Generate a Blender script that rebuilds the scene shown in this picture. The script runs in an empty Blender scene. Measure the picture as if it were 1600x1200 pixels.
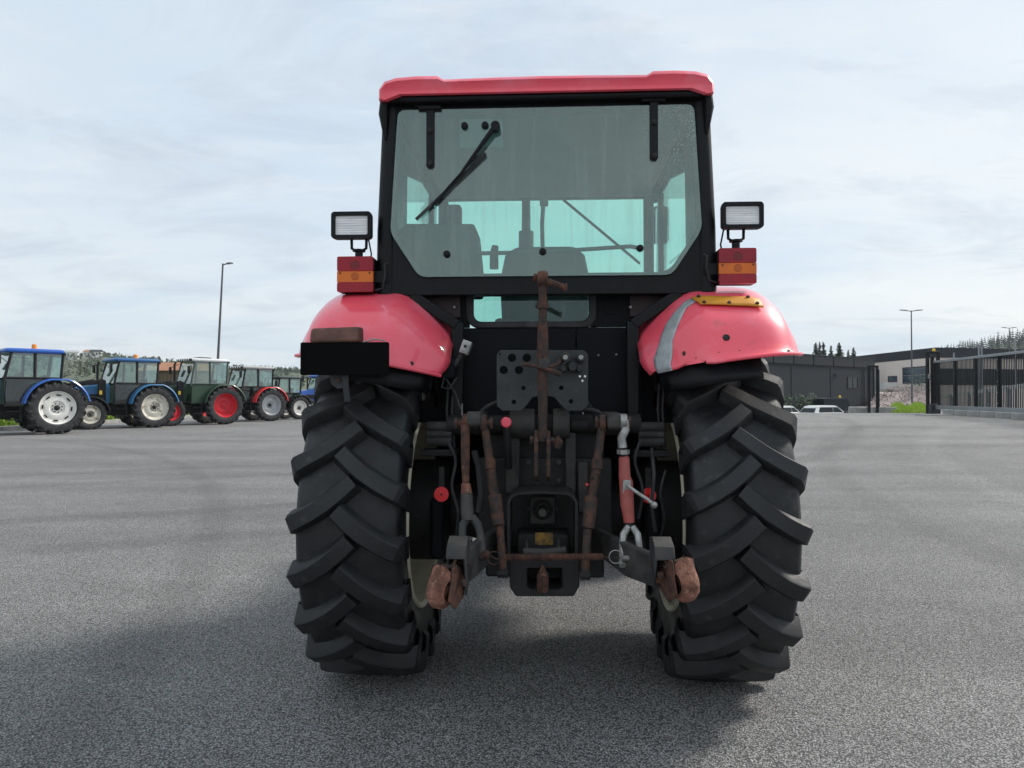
import bpy, bmesh, math, random
from mathutils import Vector, Matrix
R = math.radians
random.seed(7)
scene = bpy.context.scene
col = scene.collection
PI = math.pi

# ------------------------------------------------------------------ camera
FPX = 1109.0                      # focal length in photo pixels (1600 wide)
CAM = Vector((0.012, -3.59, 1.33))
HEAD = R(2.84)                    # panned left of the tractor axis
PITCH = R(0.93)
cam_d = bpy.data.cameras.new('camera')
cam_d.sensor_width = 36.0
cam_d.lens = FPX / 1600 * 36.0
cam_d.clip_start = 0.05
cam_d.clip_end = 3000
cam = bpy.data.objects.new('camera', cam_d)
col.objects.link(cam)
cam.location = CAM
cam.rotation_euler = (R(90) + PITCH, 0, HEAD)
scene.camera = cam

# ------------------------------------------------------------------ sky and sun
SUN_AZ = R(62)                    # right of the camera heading
SUN_EL = R(40)
a = SUN_AZ - HEAD                 # world azimuth measured from +Y towards +X
sun_dir = Vector((math.sin(a) * math.cos(SUN_EL), math.cos(a) * math.cos(SUN_EL), math.sin(SUN_EL)))
world = bpy.data.worlds.new('World')
scene.world = world
world.use_nodes = True
wn, wl = world.node_tree.nodes, world.node_tree.links
wn.clear()
def N(t, **kw):
    n = wn.new(t)
    for k, v in kw.items(): setattr(n, k, v)
    return n
sky = N('ShaderNodeTexSky', sky_type='NISHITA', sun_disc=False)
sky.sun_elevation = SUN_EL
sky.sun_rotation = a
sky.air_density = 1.0; sky.dust_density = 2.0
tc = N('ShaderNodeTexCoord')
sep = N('ShaderNodeSeparateXYZ'); wl.new(tc.outputs['Generated'], sep.inputs[0])
def wmath(op, x, y=None, clamp=False):
    n = N('ShaderNodeMath', operation=op, use_clamp=clamp)
    for i, v in enumerate((x, y)):
        if v is None: continue
        if isinstance(v, (int, float)): n.inputs[i].default_value = v
        else: wl.new(v, n.inputs[i])
    return n.outputs[0]
zc = wmath('ADD', wmath('MAXIMUM', sep.outputs['Z'], 0.0), 0.16)
comb = N('ShaderNodeCombineXYZ')
wl.new(wmath('DIVIDE', sep.outputs['X'], zc), comb.inputs[0])
wl.new(wmath('DIVIDE', sep.outputs['Y'], zc), comb.inputs[1])
def wnoise(scale, detail, rough, dist, off=(0, 0, 0), stretch=(1, 1, 1)):
    mp = N('ShaderNodeMapping'); wl.new(comb.outputs[0], mp.inputs[0])
    mp.inputs['Location'].default_value = off; mp.inputs['Scale'].default_value = stretch
    mp.inputs['Rotation'].default_value = (0, 0, R(28))
    n = N('ShaderNodeTexNoise'); wl.new(mp.outputs[0], n.inputs['Vector'])
    n.inputs['Scale'].default_value = scale; n.inputs['Detail'].default_value = detail
    n.inputs['Roughness'].default_value = rough; n.inputs['Distortion'].default_value = dist
    return n.outputs['Fac']
def wramp(fac, stops):
    n = N('ShaderNodeValToRGB'); wl.new(fac, n.inputs[0])
    el = n.color_ramp.elements
    for i, (p, c) in enumerate(stops):
        e = el[i] if i < 2 else el.new(p)
        e.position = p; e.color = (*c, 1)
    return n.outputs[0]
def wmix(f, x, y):
    n = N('ShaderNodeMix', data_type='RGBA')
    if isinstance(f, float): n.inputs[0].default_value = f
    else: wl.new(f, n.inputs[0])
    for s, v in ((6, x), (7, y)):
        if isinstance(v, tuple): n.inputs[s].default_value = (*v, 1)
        else: wl.new(v, n.inputs[s])
    return n.outputs[2]
veil = wramp(wnoise(0.55, 5, 0.55, 0.6, (3.1, 1.2, 0), (0.8, 1.4, 1)), [(0.32, (5.9, 7.05, 8.25)), (0.68, (8.3, 8.7, 8.8))])
streak = wnoise(1.7, 9, 0.66, 0.9, (8.7, 4.4, 0), (0.9, 1.25, 1))
dark = wramp(streak, [(0.50, (0, 0, 0)), (0.68, (1, 1, 1))])
c1 = wmix(wmath('MULTIPLY', dark, 0.55), veil, (5.3, 5.95, 6.8))
wisps = wramp(wnoise(2.6, 9, 0.66, 1.6, (1.3, 9.4, 0), (0.7, 2.2, 1)), [(0.52, (0, 0, 0)), (0.76, (1, 1, 1))])
c2 = wmix(wmath('MULTIPLY', wisps, 0.28), c1, (9.0, 9.0, 8.9))
c3 = wmix(0.12, c2, sky.outputs[0])
bg = N('ShaderNodeBackground'); wl.new(c3, bg.inputs[0]); bg.inputs[1].default_value = 0.1
wo = N('ShaderNodeOutputWorld'); wl.new(bg.outputs[0], wo.inputs[0])

sun_d = bpy.data.lights.new('sun', 'SUN')
sun_d.energy = 3.3; sun_d.angle = R(13); sun_d.color = (1.0, 0.95, 0.88)
sun = bpy.data.objects.new('sun', sun_d); col.objects.link(sun)
sun.rotation_euler = sun_dir.to_track_quat('Z', 'Y').to_euler()
sun.location = (20, 20, 30)

vs = scene.view_settings
vs.view_transform = 'Standard'; vs.look = 'None'; vs.exposure = 0.2; vs.gamma = 1.0
vs.use_curve_mapping = False
scene.render.resolution_x = 1024; scene.render.resolution_y = 768
scene.cycles.max_bounces = 8; scene.cycles.transparent_max_bounces = 16
scene.cycles.use_denoising = True

# ------------------------------------------------------------------ frames
_f = Vector((-math.sin(HEAD), math.cos(HEAD), 0)); _r = Vector((math.cos(HEAD), math.sin(HEAD), 0))
_fw = _f * math.cos(PITCH) + Vector((0, 0, math.sin(PITCH)))
_up = Vector((0, 0, math.cos(PITCH))) - _f * math.sin(PITCH)
def ray(px, py): return _fw + _r * ((px - 800) / FPX) + _up * ((600 - py) / FPX)
def q(px, py, Y):
    """point of the plane y = Y seen at a photo pixel"""
    d = ray(px, py); return CAM + d * ((Y - CAM.y) / d.y)
def at(px, py, depth): return CAM + ray(px, py) * depth
def ld(L, D, z=0.0):
    """lateral / depth on the ground, measured from where the photographer stands"""
    p = Vector((CAM.x, CAM.y, 0)) + _r * L + _f * D; p.z = z; return p
def todl(p):
    v = Vector((p[0] - CAM.x, p[1] - CAM.y, 0)); return v.dot(_r), v.dot(_f)
def ss(a, b, x):
    t = max(0.0, min(1.0, (x - a) / (b - a))); return t * t * (3 - 2 * t)
def ground_z(x, y):
    L, D = todl((x, y))
    z = 0.60 * ss(5, 23, D) * ss(-3, 9, L)
    z -= 1.65 * ss(29.5, 44, D) * ss(-3, 9, L)
    return z

# ------------------------------------------------------------------ materials
MATS = {}
def mat(name, c1, c2=None, scale=8.0, rough=0.5, rough2=None, metal=0.0, bump=0.0, bscale=40.0, coat=0.0,
        lo=0.4, hi=0.62, detail=6.0, stretch=(1, 1, 1), spec=0.5, c3=None, scale3=60.0, lo3=0.6, hi3=0.7, c4=None, scale4=20.0, lo4=0.6, hi4=0.8):
    m = bpy.data.materials.new(name); m.use_nodes = True
    n, l = m.node_tree.nodes, m.node_tree.links
    b = n['Principled BSDF']
    b.inputs['Metallic'].default_value = metal; b.inputs['Roughness'].default_value = rough
    b.inputs['Coat Weight'].default_value = coat; b.inputs['Coat Roughness'].default_value = 0.08
    b.inputs['Specular IOR Level'].default_value = spec
    tcn = n.new('ShaderNodeTexCoord'); mp = n.new('ShaderNodeMapping')
    l.new(tcn.outputs['Object'], mp.inputs[0]); mp.inputs['Scale'].default_value = stretch
    def noise(sc, det=detail):
        t = n.new('ShaderNodeTexNoise'); l.new(mp.outputs[0], t.inputs['Vector'])
        t.inputs['Scale'].default_value = sc; t.inputs['Detail'].default_value = det
        t.inputs['Roughness'].default_value = 0.62
        return t.outputs['Fac']
    def rng(f, a0, a1, b0=0.0, b1=1.0):
        t = n.new('ShaderNodeMapRange'); l.new(f, t.inputs[0])
        t.inputs[1].default_value = a0; t.inputs[2].default_value = a1; t.inputs[3].default_value = b0; t.inputs[4].default_value = b1
        return t.outputs[0]
    def mix(f, x, y):
        t = n.new('ShaderNodeMix'); t.data_type = 'RGBA'; l.new(f, t.inputs[0])
        for s, v in ((6, x), (7, y)):
            if isinstance(v, tuple): t.inputs[s].default_value = (*v, 1)
            else: l.new(v, t.inputs[s])
        return t.outputs[2]
    b.inputs['Base Color'].default_value = (*c1, 1)
    if c2:
        f = noise(scale); k = rng(f, lo, hi)
        c = mix(k, c1, c2)
        if c3: c = mix(rng(noise(scale3), lo3, hi3), c, c3)
        if c4: c = mix(rng(noise(scale4, 9), lo4, hi4), c, c4)
        l.new(c, b.inputs['Base Color'])
        if rough2 is not None: l.new(rng(f, lo, hi, rough, rough2), b.inputs['Roughness'])
    if bump:
        bp = n.new('ShaderNodeBump'); bp.inputs['Strength'].default_value = bump; bp.inputs['Distance'].default_value = 0.01
        l.new(noise(bscale), bp.inputs['Height']); l.new(bp.outputs[0], b.inputs['Normal'])
    MATS[name] = m
    return m
def glass(name, tint, refl=0.0, rough=0.02, dirt=0.0, ior=1.5):
    m = bpy.data.materials.new(name); m.use_nodes = True
    n, l = m.node_tree.nodes, m.node_tree.links
    n.clear()
    o = n.new('ShaderNodeOutputMaterial'); t = n.new('ShaderNodeBsdfTransparent'); t.inputs[0].default_value = (*tint, 1)
    g = n.new('ShaderNodeBsdfGlossy'); g.inputs['Roughness'].default_value = rough; g.inputs[0].default_value = (1, 1, 1, 1)
    fr = n.new('ShaderNodeFresnel'); ge = n.new('ShaderNodeNewGeometry'); im = n.new('ShaderNodeMix'); im.data_type = 'FLOAT'; im.inputs[2].default_value = ior; im.inputs[3].default_value = 1.0 / ior
    l.new(ge.outputs['Backfacing'], im.inputs[0]); l.new(im.outputs[0], fr.inputs[0])
    ad = n.new('ShaderNodeMath'); ad.operation = 'ADD'; l.new(fr.outputs[0], ad.inputs[0]); ad.inputs[1].default_value = refl
    mx = n.new('ShaderNodeMixShader'); l.new(ad.outputs[0], mx.inputs[0]); l.new(t.outputs[0], mx.inputs[1]); l.new(g.outputs[0], mx.inputs[2])
    last = mx.outputs[0]
    if dirt:
        tcn = n.new('ShaderNodeTexCoord')
        nz = n.new('ShaderNodeTexNoise'); l.new(tcn.outputs['Object'], nz.inputs['Vector']); nz.inputs['Scale'].default_value = 3.0; nz.inputs['Detail'].default_value = 8
        mr = n.new('ShaderNodeMapRange'); l.new(nz.outputs['Fac'], mr.inputs[0]); mr.inputs[1].default_value = 0.35; mr.inputs[2].default_value = 0.8
        mr.inputs[3].default_value = dirt * 0.4; mr.inputs[4].default_value = dirt * 1.6
        sp = n.new('ShaderNodeTexVoronoi'); l.new(tcn.outputs['Object'], sp.inputs['Vector']); sp.inputs['Scale'].default_value = 85
        s2 = n.new('ShaderNodeMapRange'); l.new(sp.outputs['Distance'], s2.inputs[0]); s2.inputs[1].default_value = 0.26; s2.inputs[2].default_value = 0.18
        s2.inputs[3].default_value = 0.0; s2.inputs[4].default_value = 1.0
        n3 = n.new('ShaderNodeTexNoise'); l.new(tcn.outputs['Object'], n3.inputs['Vector']); n3.inputs['Scale'].default_value = 2.2; n3.inputs['Detail'].default_value = 3
        s3 = n.new('ShaderNodeMapRange'); l.new(n3.outputs['Fac'], s3.inputs[0]); s3.inputs[1].default_value = 0.42; s3.inputs[2].default_value = 0.62
        sx = n.new('ShaderNodeSeparateXYZ'); l.new(tcn.outputs['Object'], sx.inputs[0])
        s5 = n.new('ShaderNodeMapRange'); s5.interpolation_type = 'SMOOTHSTEP'; l.new(sx.outputs[0], s5.inputs[0]); s5.inputs[1].default_value = 0.30; s5.inputs[2].default_value = 0.60
        m5 = n.new('ShaderNodeMath'); m5.operation = 'MULTIPLY'; l.new(s3.outputs[0], m5.inputs[0]); l.new(s5.outputs[0], m5.inputs[1])
        mp6 = n.new('ShaderNodeMapping'); l.new(tcn.outputs['Object'], mp6.inputs[0]); mp6.inputs['Scale'].default_value = (30, 1, 1.6)
        n6 = n.new('ShaderNodeTexNoise'); l.new(mp6.outputs[0], n6.inputs['Vector']); n6.inputs['Scale'].default_value = 1.0; n6.inputs['Detail'].default_value = 5
        s6 = n.new('ShaderNodeMapRange'); l.new(n6.outputs['Fac'], s6.inputs[0]); s6.inputs[1].default_value = 0.52; s6.inputs[2].default_value = 0.78; s6.inputs[3].default_value = 0.0; s6.inputs[4].default_value = 0.10
        mm = n.new('ShaderNodeMath'); mm.operation = 'MULTIPLY'; l.new(s2.outputs[0], mm.inputs[0]); l.new(m5.outputs[0], mm.inputs[1])
        m7 = n.new('ShaderNodeMath'); m7.operation = 'ADD'; l.new(mr.outputs[0], m7.inputs[0]); l.new(s6.outputs[0], m7.inputs[1])
        m4 = n.new('ShaderNodeMath'); m4.operation = 'MULTIPLY_ADD'; l.new(mm.outputs[0], m4.inputs[0]); m4.inputs[1].default_value = 0.65; l.new(m7.outputs[0], m4.inputs[2])
        df = n.new('ShaderNodeBsdfDiffuse'); df.inputs[0].default_value = (0.55, 0.6, 0.58, 1)
        m2 = n.new('ShaderNodeMixShader'); l.new(m4.outputs[0], m2.inputs[0]); l.new(last, m2.inputs[1]); l.new(df.outputs[0], m2.inputs[2])
        last = m2.outputs[0]
    l.new(last, o.inputs[0])
    MATS[name] = m
    return m

mat('red_paint', (0.95, 0.085, 0.13), (0.94, 0.105, 0.165), 2.5, 0.38, 0.5, coat=0.75, bump=0.02, bscale=9, c3=(0.92, 0.26, 0.34), scale3=3.2, lo3=0.50, hi3=0.80, c4=(0.55, 0.075, 0.10), scale4=9.0, lo4=0.60, hi4=0.78)
mat('red_fresh', (0.75, 0.02, 0.025), (0.68, 0.02, 0.03), 3, 0.35, coat=0.3)
mat('black_paint', (0.004, 0.0045, 0.006), (0.010, 0.011, 0.013), 6, 0.38, 0.55, bump=0.03, bscale=30, c3=(0.07, 0.066, 0.062), scale3=14, lo3=0.68, hi3=0.9, spec=0.22)
mat('dark_panel', (0.004, 0.005, 0.007), (0.009, 0.010, 0.013), 4, 0.55, 0.7, bump=0.05, bscale=25, spec=0.15)
mat('grey_plate', (0.024, 0.027, 0.029), (0.048, 0.052, 0.054), 9, 0.55, 0.7, bump=0.08, bscale=50, c3=(0.12, 0.09, 0.07), scale3=25, lo3=0.62, hi3=0.8)
mat('maroon', (0.020, 0.003, 0.006), (0.028, 0.005, 0.007), 6, 0.5)
mat('rubber', (0.007, 0.008, 0.010), (0.016, 0.016, 0.018), 5, 0.42, 0.7, bump=0.15, bscale=70, c3=(0.06, 0.06, 0.058), scale3=22, lo3=0.58, hi3=0.85)
mat('rubber_plain', (0.022, 0.022, 0.024), (0.04, 0.04, 0.041), 6, 0.8, c3=(0.10, 0.098, 0.095), scale3=9, lo3=0.55, hi3=0.8)
mat('rust', (0.125, 0.05, 0.032), (0.035, 0.022, 0.018), 22, 0.82, 0.92, bump=0.35, bscale=90, c3=(0.20, 0.10, 0.065), scale3=55, lo3=0.58, hi3=0.72)
mat('rust_pale', (0.27, 0.12, 0.08), (0.12, 0.05, 0.033), 26, 0.85, 0.9, bump=0.6, bscale=60, c3=(0.40, 0.22, 0.16), scale3=40, lo3=0.55, hi3=0.75)
mat('rust_dark', (0.032, 0.024, 0.021), (0.10, 0.045, 0.028), 26, 0.75, 0.9, bump=0.35, bscale=90, c3=(0.02, 0.018, 0.017), scale3=30, lo3=0.52, hi3=0.64)
mat('grease', (0.006, 0.006, 0.007), (0.018, 0.017, 0.016), 14, 0.6, 0.85, bump=0.3, bscale=50, c3=(0.06, 0.045, 0.035), scale3=34, lo3=0.62, hi3=0.78)
mat('cast', (0.028, 0.029, 0.031), (0.06, 0.055, 0.05), 12, 0.6, 0.8, bump=0.25, bscale=70, c3=(0.11, 0.06, 0.04), scale3=30, lo3=0.62, hi3=0.76)
mat('zinc', (0.42, 0.42, 0.41), (0.25, 0.24, 0.23), 20, 0.4, 0.6, metal=0.6, bump=0.1, bscale=60)
mat('red_steel', (0.38, 0.085, 0.07), (0.30, 0.075, 0.065), 12, 0.55, 0.7, bump=0.1, bscale=50, c3=(0.10, 0.05, 0.04), scale3=35, lo3=0.64, hi3=0.74)
mat('cream', (0.74, 0.69, 0.53), (0.60, 0.55, 0.41), 10, 0.5, 0.7)
mat('reflector', (0.78, 0.012, 0.025), (0.7, 0.012, 0.02), 5, 0.25, coat=0.4)
mat('lens_red', (0.36, 0.006, 0.022), (0.27, 0.005, 0.018), 5, 0.22, coat=0.1, spec=0.35)
mat('lens_amber', (0.72, 0.17, 0.012), (0.62, 0.13, 0.012), 5, 0.22, coat=0.1, spec=0.35)
mat('lens_dark', (0.16, 0.012, 0.012), (0.10, 0.01, 0.01), 5, 0.2, spec=0.4)
mat('lens_amber_dark', (0.48, 0.10, 0.01), (0.40, 0.08, 0.01), 5, 0.2, spec=0.4)
mat('lens_clear', (0.95, 0.95, 0.96), (0.76, 0.78, 0.80), 25, 0.16, 0.3, coat=0.8, stretch=(0.3, 1, 4))
mat('amber_plate', (0.66, 0.30, 0.02), (0.56, 0.23, 0.015), 9, 0.5, 0.65, bump=0.06, bscale=40)
mat('tape', (0.46, 0.49, 0.51), (0.32, 0.35, 0.37), 12, 0.4, 0.55, metal=0.25, bump=0.5, bscale=28)
mat('brown_bracket', (0.15, 0.065, 0.045), (0.09, 0.045, 0.035), 12, 0.6, 0.8, bump=0.2, bscale=50)
mat('black_plate', (0.002, 0.002, 0.002), rough=0.6, spec=0.08)
mat('seat', (0.03, 0.033, 0.036), (0.045, 0.047, 0.05), 10, 0.8, bump=0.1, bscale=120)
mat('lining', (0.19, 0.20, 0.22), (0.165, 0.175, 0.19), 5, 0.9)
mat('yellow_stain', (0.25, 0.14, 0.02), (0.05, 0.035, 0.02), 30, 0.7, lo=0.42, hi=0.6)
glass('cab_glass', (0.70, 0.93, 0.86), 0.055, 0.012, 0.032)
glass('lower_glass', (0.62, 0.86, 0.80), 0.0, 0.015, 0.012)
glass('side_glass', (0.88, 0.96, 0.94), 0.0, ior=1.3)
glass('tractor_glass', (0.80, 0.89, 0.87), 0.06)

# ------------------------------------------------------------------ mesh building
class MB:
    def __init__(s): s.v = []; s.f = []
    def add(s, vs_, fs):
        o = len(s.v); s.v += [tuple(p) for p in vs_]; s.f += [tuple(i + o for i in f) for f in fs]; return s
    def box(s, c, d, rot=None):
        hx, hy, hz = d[0] / 2, d[1] / 2, d[2] / 2
        p = [Vector((x, y, z)) for x in (-hx, hx) for y in (-hy, hy) for z in (-hz, hz)]
        if rot is not None:
            m = rot if isinstance(rot, Matrix) else Matrix.Rotation(rot[2], 3, 'Z') @ Matrix.Rotation(rot[1], 3, 'Y') @ Matrix.Rotation(rot[0], 3, 'X')
            p = [m @ v for v in p]
        c = Vector(c); return s.add([v + c for v in p], [(0, 1, 3, 2), (4, 6, 7, 5), (0, 4, 5, 1), (2, 3, 7, 6), (0, 2, 6, 4), (1, 5, 7, 3)])
    def bb(s, x0, x1, y0, y1, z0, z1): return s.box(((x0 + x1) / 2, (y0 + y1) / 2, (z0 + z1) / 2), (abs(x1 - x0), abs(y1 - y0), abs(z1 - z0)))
    def bar(s, p0, p1, w, h, up=(0, 0, 1)):
        p0, p1 = Vector(p0), Vector(p1); d = p1 - p0; L = d.length; d.normalize()
        up = Vector(up)
        if abs(d.dot(up)) > 0.98: up = Vector((0, 1, 0))
        x = d.cross(up).normalized(); z = x.cross(d)
        return s.box((p0 + p1) / 2, (w, L, h), Matrix((x, d, z)).transposed())
    def tube(s, pts, r, n=12, cap=True):
        pts = [Vector(p) for p in pts]; rs = r if isinstance(r, (list, tuple)) else [r] * len(pts)
        vs_, fs = [], []; prev = None
        for i, p in enumerate(pts):
            t = (pts[min(i + 1, len(pts) - 1)] - pts[max(i - 1, 0)])
            if t.length < 1e-9: t = Vector((0, 0, 1))
            t.normalize()
            if prev is None:
                u = t.orthogonal().normalized()
            else:
                u = (prev - t * prev.dot(t))
                u = u.normalized() if u.length > 1e-6 else t.orthogonal().normalized()
            prev = u; w = t.cross(u)
            for k in range(n):
                an = 2 * PI * k / n; vs_.append(p + (u * math.cos(an) + w * math.sin(an)) * rs[i])
        for i in range(len(pts) - 1):
            for k in range(n):
                a0 = i * n + k; b0 = i * n + (k + 1) % n
                fs.append((a0, b0, b0 + n, a0 + n))
        if cap: fs.append(tuple(range(n - 1, -1, -1))); fs.append(tuple(range((len(pts) - 1) * n, len(pts) * n)))
        return s.add(vs_, fs)
    def cyl(s, p0, p1, r, n=20, r1=None): return s.tube([p0, p1], [r, r if r1 is None else r1], n)
    def lathe(s, prof, axis='X', c=(0, 0, 0), n=48, closed=False):
        """prof: (along axis, radius)"""
        vs_, fs = [], []; c = Vector(c)
        for a0, r0 in prof:
            for k in range(n):
                t = 2 * PI * k / n; u, w = r0 * math.cos(t), r0 * math.sin(t)
                vs_.append(c + Vector({'X': (a0, u, w), 'Y': (w, a0, u), 'Z': (u, w, a0)}[axis]))
        m = len(prof)
        for i in range(m if closed else m - 1):
            for k in range(n):
                a0 = i * n + k; b0 = i * n + (k + 1) % n; j = ((i + 1) % m - i) * n
                fs.append((a0, b0, b0 + j, a0 + j))
        return s.add(vs_, fs)
    def prism(s, poly, axis, a0, a1):
        """poly: 2-D loop; extruded along axis; for 'Y' poly is (x, z), for 'X' (y, z), for 'Z' (x, y)"""
        def P(p, t): return {'Y': (p[0], t, p[1]), 'X': (t, p[0], p[1]), 'Z': (p[0], p[1], t)}[axis]
        n = len(poly); vs_ = [P(p, a0) for p in poly] + [P(p, a1) for p in poly]
        return s.add(vs_, [tuple(range(n)), tuple(range(2 * n - 1, n - 1, -1))] + [(i, (i + 1) % n, (i + 1) % n + n, i + n) for i in range(n)])
    def ring(s, outer, inner, axis, a0, a1):
        """frame between two loops with the same number of corners"""
        def P(p, t): return {'Y': (p[0], t, p[1]), 'X': (t, p[0], p[1]), 'Z': (p[0], p[1], t)}[axis]
        n = len(outer); vs_ = [P(p, t) for t in (a0, a1) for L in (outer, inner) for p in L]; fs = []
        for i in range(n):
            j = (i + 1) % n
            fs += [(i, j, n + j, n + i), (2 * n + i, 3 * n + i, 3 * n + j, 2 * n + j), (i, 2 * n + i, 2 * n + j, j), (n + i, n + j, 3 * n + j, 3 * n + i)]
        return s.add(vs_, fs)
    def loft(s, secs, cap=True, closed=True):
        n = len(secs[0]); vs_ = [p for sec in secs for p in sec]; fs = []
        for i in range(len(secs) - 1):
            for k in range(n if closed else n - 1):
                a0 = i * n + k; b0 = i * n + (k + 1) % n; fs.append((a0, b0, b0 + n, a0 + n))
        if cap and closed: fs.append(tuple(range(n - 1, -1, -1))); fs.append(tuple(range((len(secs) - 1) * n, len(secs) * n)))
        return s.add(vs_, fs)
    def ball(s, c, r, n=12, m=8):
        c = Vector(c); rr = r if isinstance(r, (tuple, list)) else (r, r, r)
        vs_ = []
        for i in range(m + 1):
            th = PI * i / m
            for k in range(n):
                ph = 2 * PI * k / n
                vs_.append(c + Vector((rr[0] * math.sin(th) * math.cos(ph), rr[1] * math.sin(th) * math.sin(ph), rr[2] * math.cos(th))))
        fs = [(i * n + k, (i + 1) * n + k, (i + 1) * n + (k + 1) % n, i * n + (k + 1) % n) for i in range(m) for k in range(n)]
        return s.add(vs_, fs)
    def mesh(s, name, m, smooth=35):
        me = bpy.data.meshes.new(name); me.from_pydata(s.v, [], s.f)
        bm = bmesh.new(); bm.from_mesh(me); bmesh.ops.remove_doubles(bm, verts=bm.verts, dist=1e-5)
        bmesh.ops.recalc_face_normals(bm, faces=bm.faces); bm.to_mesh(me); bm.free()
        me.materials.append(MATS[m] if isinstance(m, str) else m)
        if smooth:
            me.polygons.foreach_set('use_smooth', [True] * len(me.polygons)); me.set_sharp_from_angle(angle=R(smooth))
        return me
    def build(s, name, m, parent=None, smooth=35, bevel=0.0, thick=0.0, seg=2):
        return link(name, s.mesh(name, m, smooth), parent, bevel, thick, seg)
def link(name, me, parent=None, bevel=0.0, thick=0.0, seg=2):
    o = bpy.data.objects.new(name, me); col.objects.link(o)
    if parent is not None: o.parent = parent
    if thick:
        md = o.modifiers.new('thickness', 'SOLIDIFY'); md.thickness = thick; md.offset = 0
    if bevel:
        md = o.modifiers.new('bevel', 'BEVEL'); md.width = bevel; md.segments = seg; md.limit_method = 'ANGLE'; md.angle_limit = R(40)
    return o
def tag(o, label=None, cat=None, group=None, kind=None):
    for k, v in (('label', label), ('category', cat), ('group', group), ('kind', kind)):
        if v: o[k] = v
    return o
def empty(name, loc, rz=0.0, label=None, cat=None, group=None):
    o = bpy.data.objects.new(name, None); col.objects.link(o); o.location = loc; o.rotation_euler = (0, 0, rz)
    o.empty_display_size = 0.2
    return tag(o, label, cat, group)
def rrect(x0, x1, z0, z1, r, n=5):
    pts = []
    for cx, cz, a0 in ((x1 - r, z1 - r, 0), (x0 + r, z1 - r, 90), (x0 + r, z0 + r, 180), (x1 - r, z0 + r, 270)):
        for k in range(n + 1):
            t = R(a0 + 90 * k / n); pts.append((cx + r * math.cos(t), cz + r * math.sin(t)))
    return pts
def arc_pts(c, r, a0, a1, n=10, axis='Y'):
    out = []
    for k in range(n + 1):
        t = a0 + (a1 - a0) * k / n; u, w = r * math.cos(t), r * math.sin(t)
        out.append(Vector(c) + Vector({'Y': (u, 0, w), 'X': (0, u, w), 'Z': (u, w, 0)}[axis]))
    return out
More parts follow.
